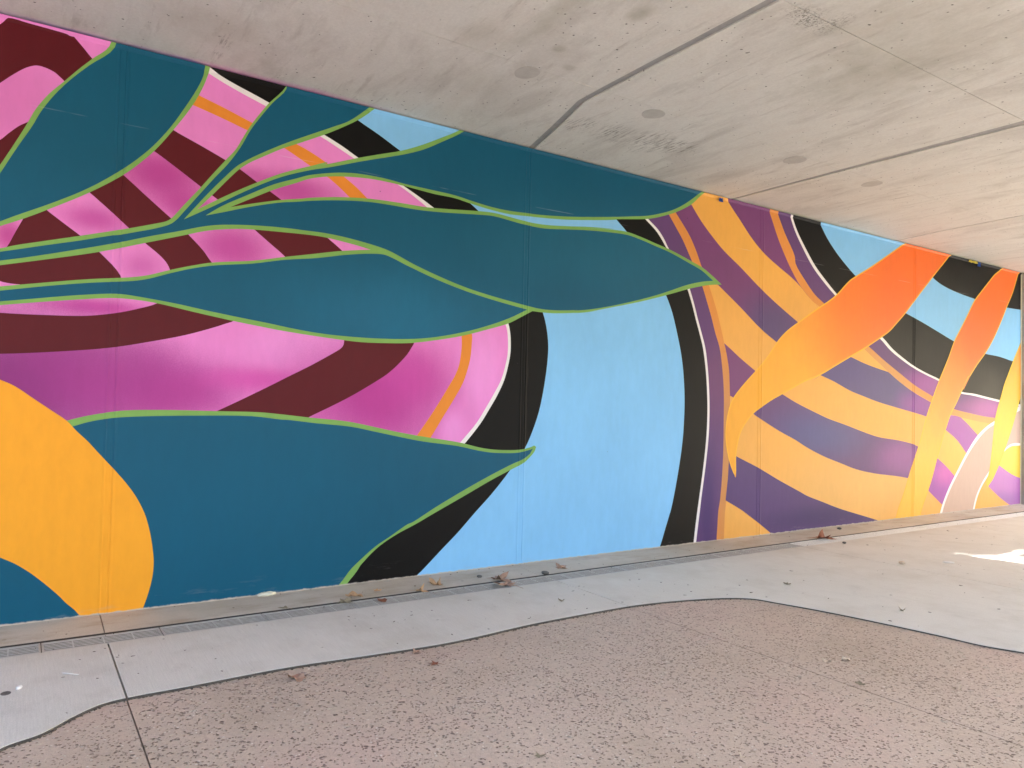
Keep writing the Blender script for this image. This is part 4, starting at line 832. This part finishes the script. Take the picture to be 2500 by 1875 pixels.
leaf((0.336, 1.514), 0.055, 2.4, M['leaf_olive'], 'greyish curled leaf lying on the drain grate below the filler lump', 0.5)
leaf((0.395, 1.898), 0.075, 0.4, M['leaf_olive'], 'olive brown leaf arched over the drain grate', 1.1)
leaf((0.339, 1.996), 0.07, -1.2, M['leaf_tan'], 'flat tan leaf strip lying on the kerb above the olive leaf', 0.5, z=0.0, lobes=False)
leaf((0.277, 2.191), 0.04, 0.9, M['leaf_tan'], 'small curled tan leaf alone on the kerb under the black paint', 1.2, z=0.0)
leaf((0.351, 2.499), 0.065, -0.7, M['leaf_tan'], 'tan leaf with raised tip on the drain left of the large upright tan leaf', 0.9)
leaf((0.261, 2.695), 0.08, 1.9, M['leaf_tan'], 'large tan leaf standing up against the kerb edge', 1.3)
leaf((0.335, 3.198), 0.12, -1.0, M['leaf_brown'], 'broad pinkish brown leaf on the drain, upper one of the overlapping pair', 0.75)
leaf((0.534, 3.153), 0.115, 2.2, M['leaf_brown'], 'broad pinkish brown leaf on the paving, lower one of the overlapping pair', 0.8)
leaf((0.235, 3.885), 0.085, 0.3, M['leaf_brown'], 'brown crumpled leaf on the kerb edge right of the kerb joint', 1.1)
leaf((0.451, 2.157), 0.05, 1.5, M['leaf_red'], 'thin rolled reddish leaf on the paving beside the drain', 0.3, lobes=False)
leaf((0.385, 7.34), 0.15, -0.6, M['leaf_red'], 'dark red brown leaf under the deep purple stripe, largest on the drain', 0.6)
leaf((1.58, 1.206), 0.05, -1.25, M['leaf_brown'], 'long curled brown leaf on the red paving near its left border', 0.8, lobes=False, z=-0.0305)
leaf((2.787, 3.815), 0.032, 0.5, M['leaf_pale'], 'pale ragged leaf scrap, left one of two on the red paving', 1.0, z=-0.0305, stalk=False)
leaf((2.829, 3.944), 0.032, 2.0, M['leaf_pale'], 'pale ragged leaf scrap, right one of two on the red paving', 0.7, z=-0.0305, lobes=False, stalk=False)
leaf((3.382, 4.035), 0.035, 1.0, M['leaf_pale'], 'small pale leaf scrap far right on the red paving', 1.0, z=-0.0305, stalk=False)
leaf((3.084, 3.661), 0.03, 1.3, M['leaf_olive'], 'brown leaf half sunk in the red paving below the two pale scraps', 0.6, z=-0.0305, lobes=False)
leaf((1.526, 1.896), 0.04, 0.6, M['leaf_brown'], 'brown leaf curl just below the paving border at mid path', 1.1, z=-0.0305)
leaf((1.741, 1.902), 0.045, 2.6, M['leaf_red'], 'rusty crumbled leaf on the red paving below the brown curl', 0.5, z=-0.0305)
leaf((2.88, 1.774), 0.032, 0.2, M['leaf_olive'], 'dull brown leaf at the bottom edge of the red paving', 0.7, z=-0.0305)
leaf((3.305, 2.476), 0.02, 0.2, M['leaf_pale'], 'small cream leaf scrap near the bottom of the red paving', 1.0, z=-0.0305, stalk=False)
leaf((2.433, 5.238), 0.035, 0.8, M['leaf_olive'], 'small dark curled leaf on the concrete above the red border', 1.3)
leaf((1.538, 5.173), 0.035, 1.4, M['leaf_olive'], 'small olive leaf on the concrete at the far bend of the border', 0.8, lobes=False)
leaf((1.074, 3.26), 0.035, 1.4, M['leaf_olive'], 'tiny folded leaf on the concrete left of the slab joint', 1.2)

def pebble(pos, r, label, z=FLOOR, mat='stone', name='pebble', cat='pebble', sx=1.3, h=0.6):
    rnd = random.Random(label)
    bm = bmesh.new()
    bmesh.ops.create_icosphere(bm, subdivisions=2, radius=r)
    for v in bm.verts:
        v.co *= 1 + rnd.uniform(-0.12, 0.12); v.co.x *= sx; v.co.z *= h
    o = bm_obj(name, bm, M[mat], None, True)
    o.location = (pos[0], pos[1], z + r * h * 0.8)
    o.rotation_euler = (0, 0, rnd.random() * 3)
    tag(o, label, cat)
    return o
pebble((0.255, 3.07), 0.018, 'dark pebble lying on the kerb left of the overlapping leaf pair', 0.0)
pebble((0.335, 3.653), 0.026, 'dark pebble on the drain below the brown crumpled leaf')
pebble((0.148, 8.031), 0.022, 'dark pebble on the kerb below the deep purple stripe', 0.0)
pebble((0.665, 7.318), 0.020, 'dark pebble on the concrete right of the dark red leaf')
pebble((1.546, 6.84), 0.026, 'grey white pebble sitting on the far slab joint', mat='leaf_pale')
pebble((1.094, 0.043), 0.011, 'crumpled white scrap on the concrete at the far left', mat='paper', name='paper_scrap', cat='litter', sx=1.6, h=0.8)
pebble((1.731, 7.313), 0.028, 'flat pale scrap on the concrete below the sun patch', mat='paper', name='paper_scrap', cat='litter', sx=1.8, h=0.25)
# thin white stick, flat dark gum spot, filler lump
a, b = (0.964, 0.224), (1.028, 0.289)
d = Vector((b[0] - a[0], b[1] - a[1], 0))
bm = bmesh.new()
bmesh.ops.create_cone(bm, cap_ends=True, segments=8, radius1=0.0026, radius2=0.0022, depth=d.length)
o = bm_obj('lolly_stick', bm, M['paper'], None, True)
o.rotation_euler = d.to_track_quat('Z', 'Y').to_euler()
o.location = ((a[0] + b[0]) / 2, (a[1] + b[1]) / 2, FLOOR + 0.0027)
tag(o, 'thin white stick lying on the concrete left of the slab joint', 'stick')
gx, gy = (1.127, -0.009)
o = prism('gum_spot', [(gx + 0.026 * math.cos(t), gy + 0.021 * math.sin(t)) for t in [k * math.pi / 10 for k in range(20)]], FLOOR - 0.001, FLOOR + 0.0015, M['stone'])
tag(o, 'flat dark round gum spot on the concrete at the left edge', 'gum spot')
fx = (0.05, 1.484)
bm = bmesh.new()
bmesh.ops.create_icosphere(bm, subdivisions=3, radius=1.0)
rr = random.Random(5)
for v in bm.verts:
    v.co = Vector((v.co.x * 0.028, v.co.y * 0.062, v.co.z * 0.016)) * rr.uniform(0.85, 1.15)
o = bm_obj('filler_lump', bm, M['plaster'], None, True)
o.location = (0.012, fx[1], 0.008)
tag(o, 'lump of cream filler stuck where the broad teal leaf meets the kerb', 'filler')
# scraps of masking tape left at the wall head
for nm, y0, y1, z0, z1, mt, lab in (('masking_tape', 6.03, 6.09, 3.545, 3.578, 'tape_blue', 'scrap of blue tape high on the wall at the tip of the teal leaf'),
                                    ('masking_tape', 11.30, 11.56, 3.566, 3.592, 'tape_yellow', 'strip of yellow tape along the top of the wall right of the broad petal'),
                                    ('masking_tape', 11.56, 11.64, 3.535, 3.588, 'tape_blue', 'torn blue tape end hanging beside the yellow tape strip')):
    bm = bmesh.new()
    n = 6
    top = [bm.verts.new((0.030 + 0.012 * math.sin(k * 1.7), y0 + (y1 - y0) * k / n, z1 + 0.004 * math.sin(k * 2.1))) for k in range(n + 1)]
    bot = [bm.verts.new((0.022 + 0.010 * math.sin(k * 2.3), y0 + (y1 - y0) * k / n, z0 + 0.006 * math.sin(k * 3.1))) for k in range(n + 1)]
    for k in range(n): bm.faces.new((top[k], top[k+1], bot[k+1], bot[k]))
    r_ = bmesh.ops.solidify(bm, geom=bm.faces[:], thickness=0.0012)
    o = bm_obj(nm, bm, M[mt])
    tag(o, lab, 'tape')

# ------------------------------------------------------------------ loose litter too small to count
def bits(name, spots, mat, lab_kind='stuff'):
    bm = bmesh.new()
    for (x, y, z, ln, wd, a, hgt) in spots:
        d = Vector((math.cos(a), math.sin(a), 0)); w_ = Vector((-d.y, d.x, 0))
        p = Vector((x, y, z))
        k = random.uniform(-0.35, 0.35)
        mid = p + w_ * ln * k * 0.3
        A = [p - d * ln / 2, mid - w_ * wd / 2, p + d * ln / 2, mid + w_ * wd / 2]
        base = [bm.verts.new(q) for q in A]
        topv = [bm.verts.new(q * 1.0 + Vector((0, 0, hgt * random.uniform(0.5, 1.2)))) for q in A]
        bm.faces.new(topv)
        for i in range(4): bm.faces.new((base[i], base[(i+1) % 4], topv[(i+1) % 4], topv[i]))
    o = bm_obj(name, bm, mat)
    tag(o, kind=lab_kind)
    return o
rn = random.Random(11)
def on_concrete():
    while True:
        y_ = rn.uniform(-0.6, 12.6); lim = at_wave(y_)
        x_ = rn.uniform(0.58, lim - 0.03)
        return x_, y_
def at_wave(y_):
    for p, q in zip(wave_pts, wave_pts[1:]):
        if p.x <= y_ < q.x: return p.y + (q.y - p.y) * (y_ - p.x) / (q.x - p.x)
    return 4.0
sp = []
for k in range(230):
    x_, y_ = on_concrete()
    s = rn.uniform(0.0025, 0.0085) * (1 + 0.06 * y_)
    sp.append((x_, y_, FLOOR - 0.0005, s * rn.uniform(1.2, 3), s * 0.8, rn.gauss(1.2, 0.8), s * 0.35))
for k in range(300):
    y_ = rn.uniform(-0.5, 12.8); s = rn.uniform(0.002, 0.008)
    x_ = rn.choice([rn.uniform(0.006, 0.02), rn.uniform(0.006, 0.03), rn.uniform(0.35, 0.40), rn.uniform(0.02, 0.36), rn.uniform(0.38, 0.56)])
    sp.append((x_, y_, -0.001 if x_ < 0.355 else FLOOR - 0.003, s * 2, s, rn.random() * 3, s * 0.5))
bits('leaf_litter', sp, M['litter'])
sp = []
for k in range(900):
    y_ = rn.uniform(-1.0, 6.0); lo = at_wave(y_)
    x_ = lo + 0.02 + abs(rn.gauss(0, 1.3))
    if x_ > 5.5: continue
    s = rn.uniform(0.006, 0.03)
    sp.append((x_, y_, FLOOR - 0.0103, s, s * rn.uniform(0.07, 0.16), rn.random() * 6.3, 0.0022))
bits('straw_litter', sp, M['straw'])
sp = []
for k in range(420):
    y_ = rn.uniform(-1.0, 6.0); lo = at_wave(y_)
    x_ = lo + 0.015 + abs(rn.gauss(0, 1.3))
    if x_ > 5.5: continue
    s = rn.uniform(0.003, 0.009)
    sp.append((x_, y_, FLOOR - 0.0103, s * 1.8, s * rn.uniform(0.3, 0.8), rn.gauss(1.3, 0.9), s * 0.25))
for k in range(260):
    y_ = rn.uniform(-0.6, 5.2)
    sp.append((at_wave(y_) + rn.uniform(0.0, 0.025), y_, FLOOR - 0.0105, rn.uniform(0.006, 0.02), 0.006, rn.random() * 3, 0.004))
bits('twig_litter', sp, M['litter'])
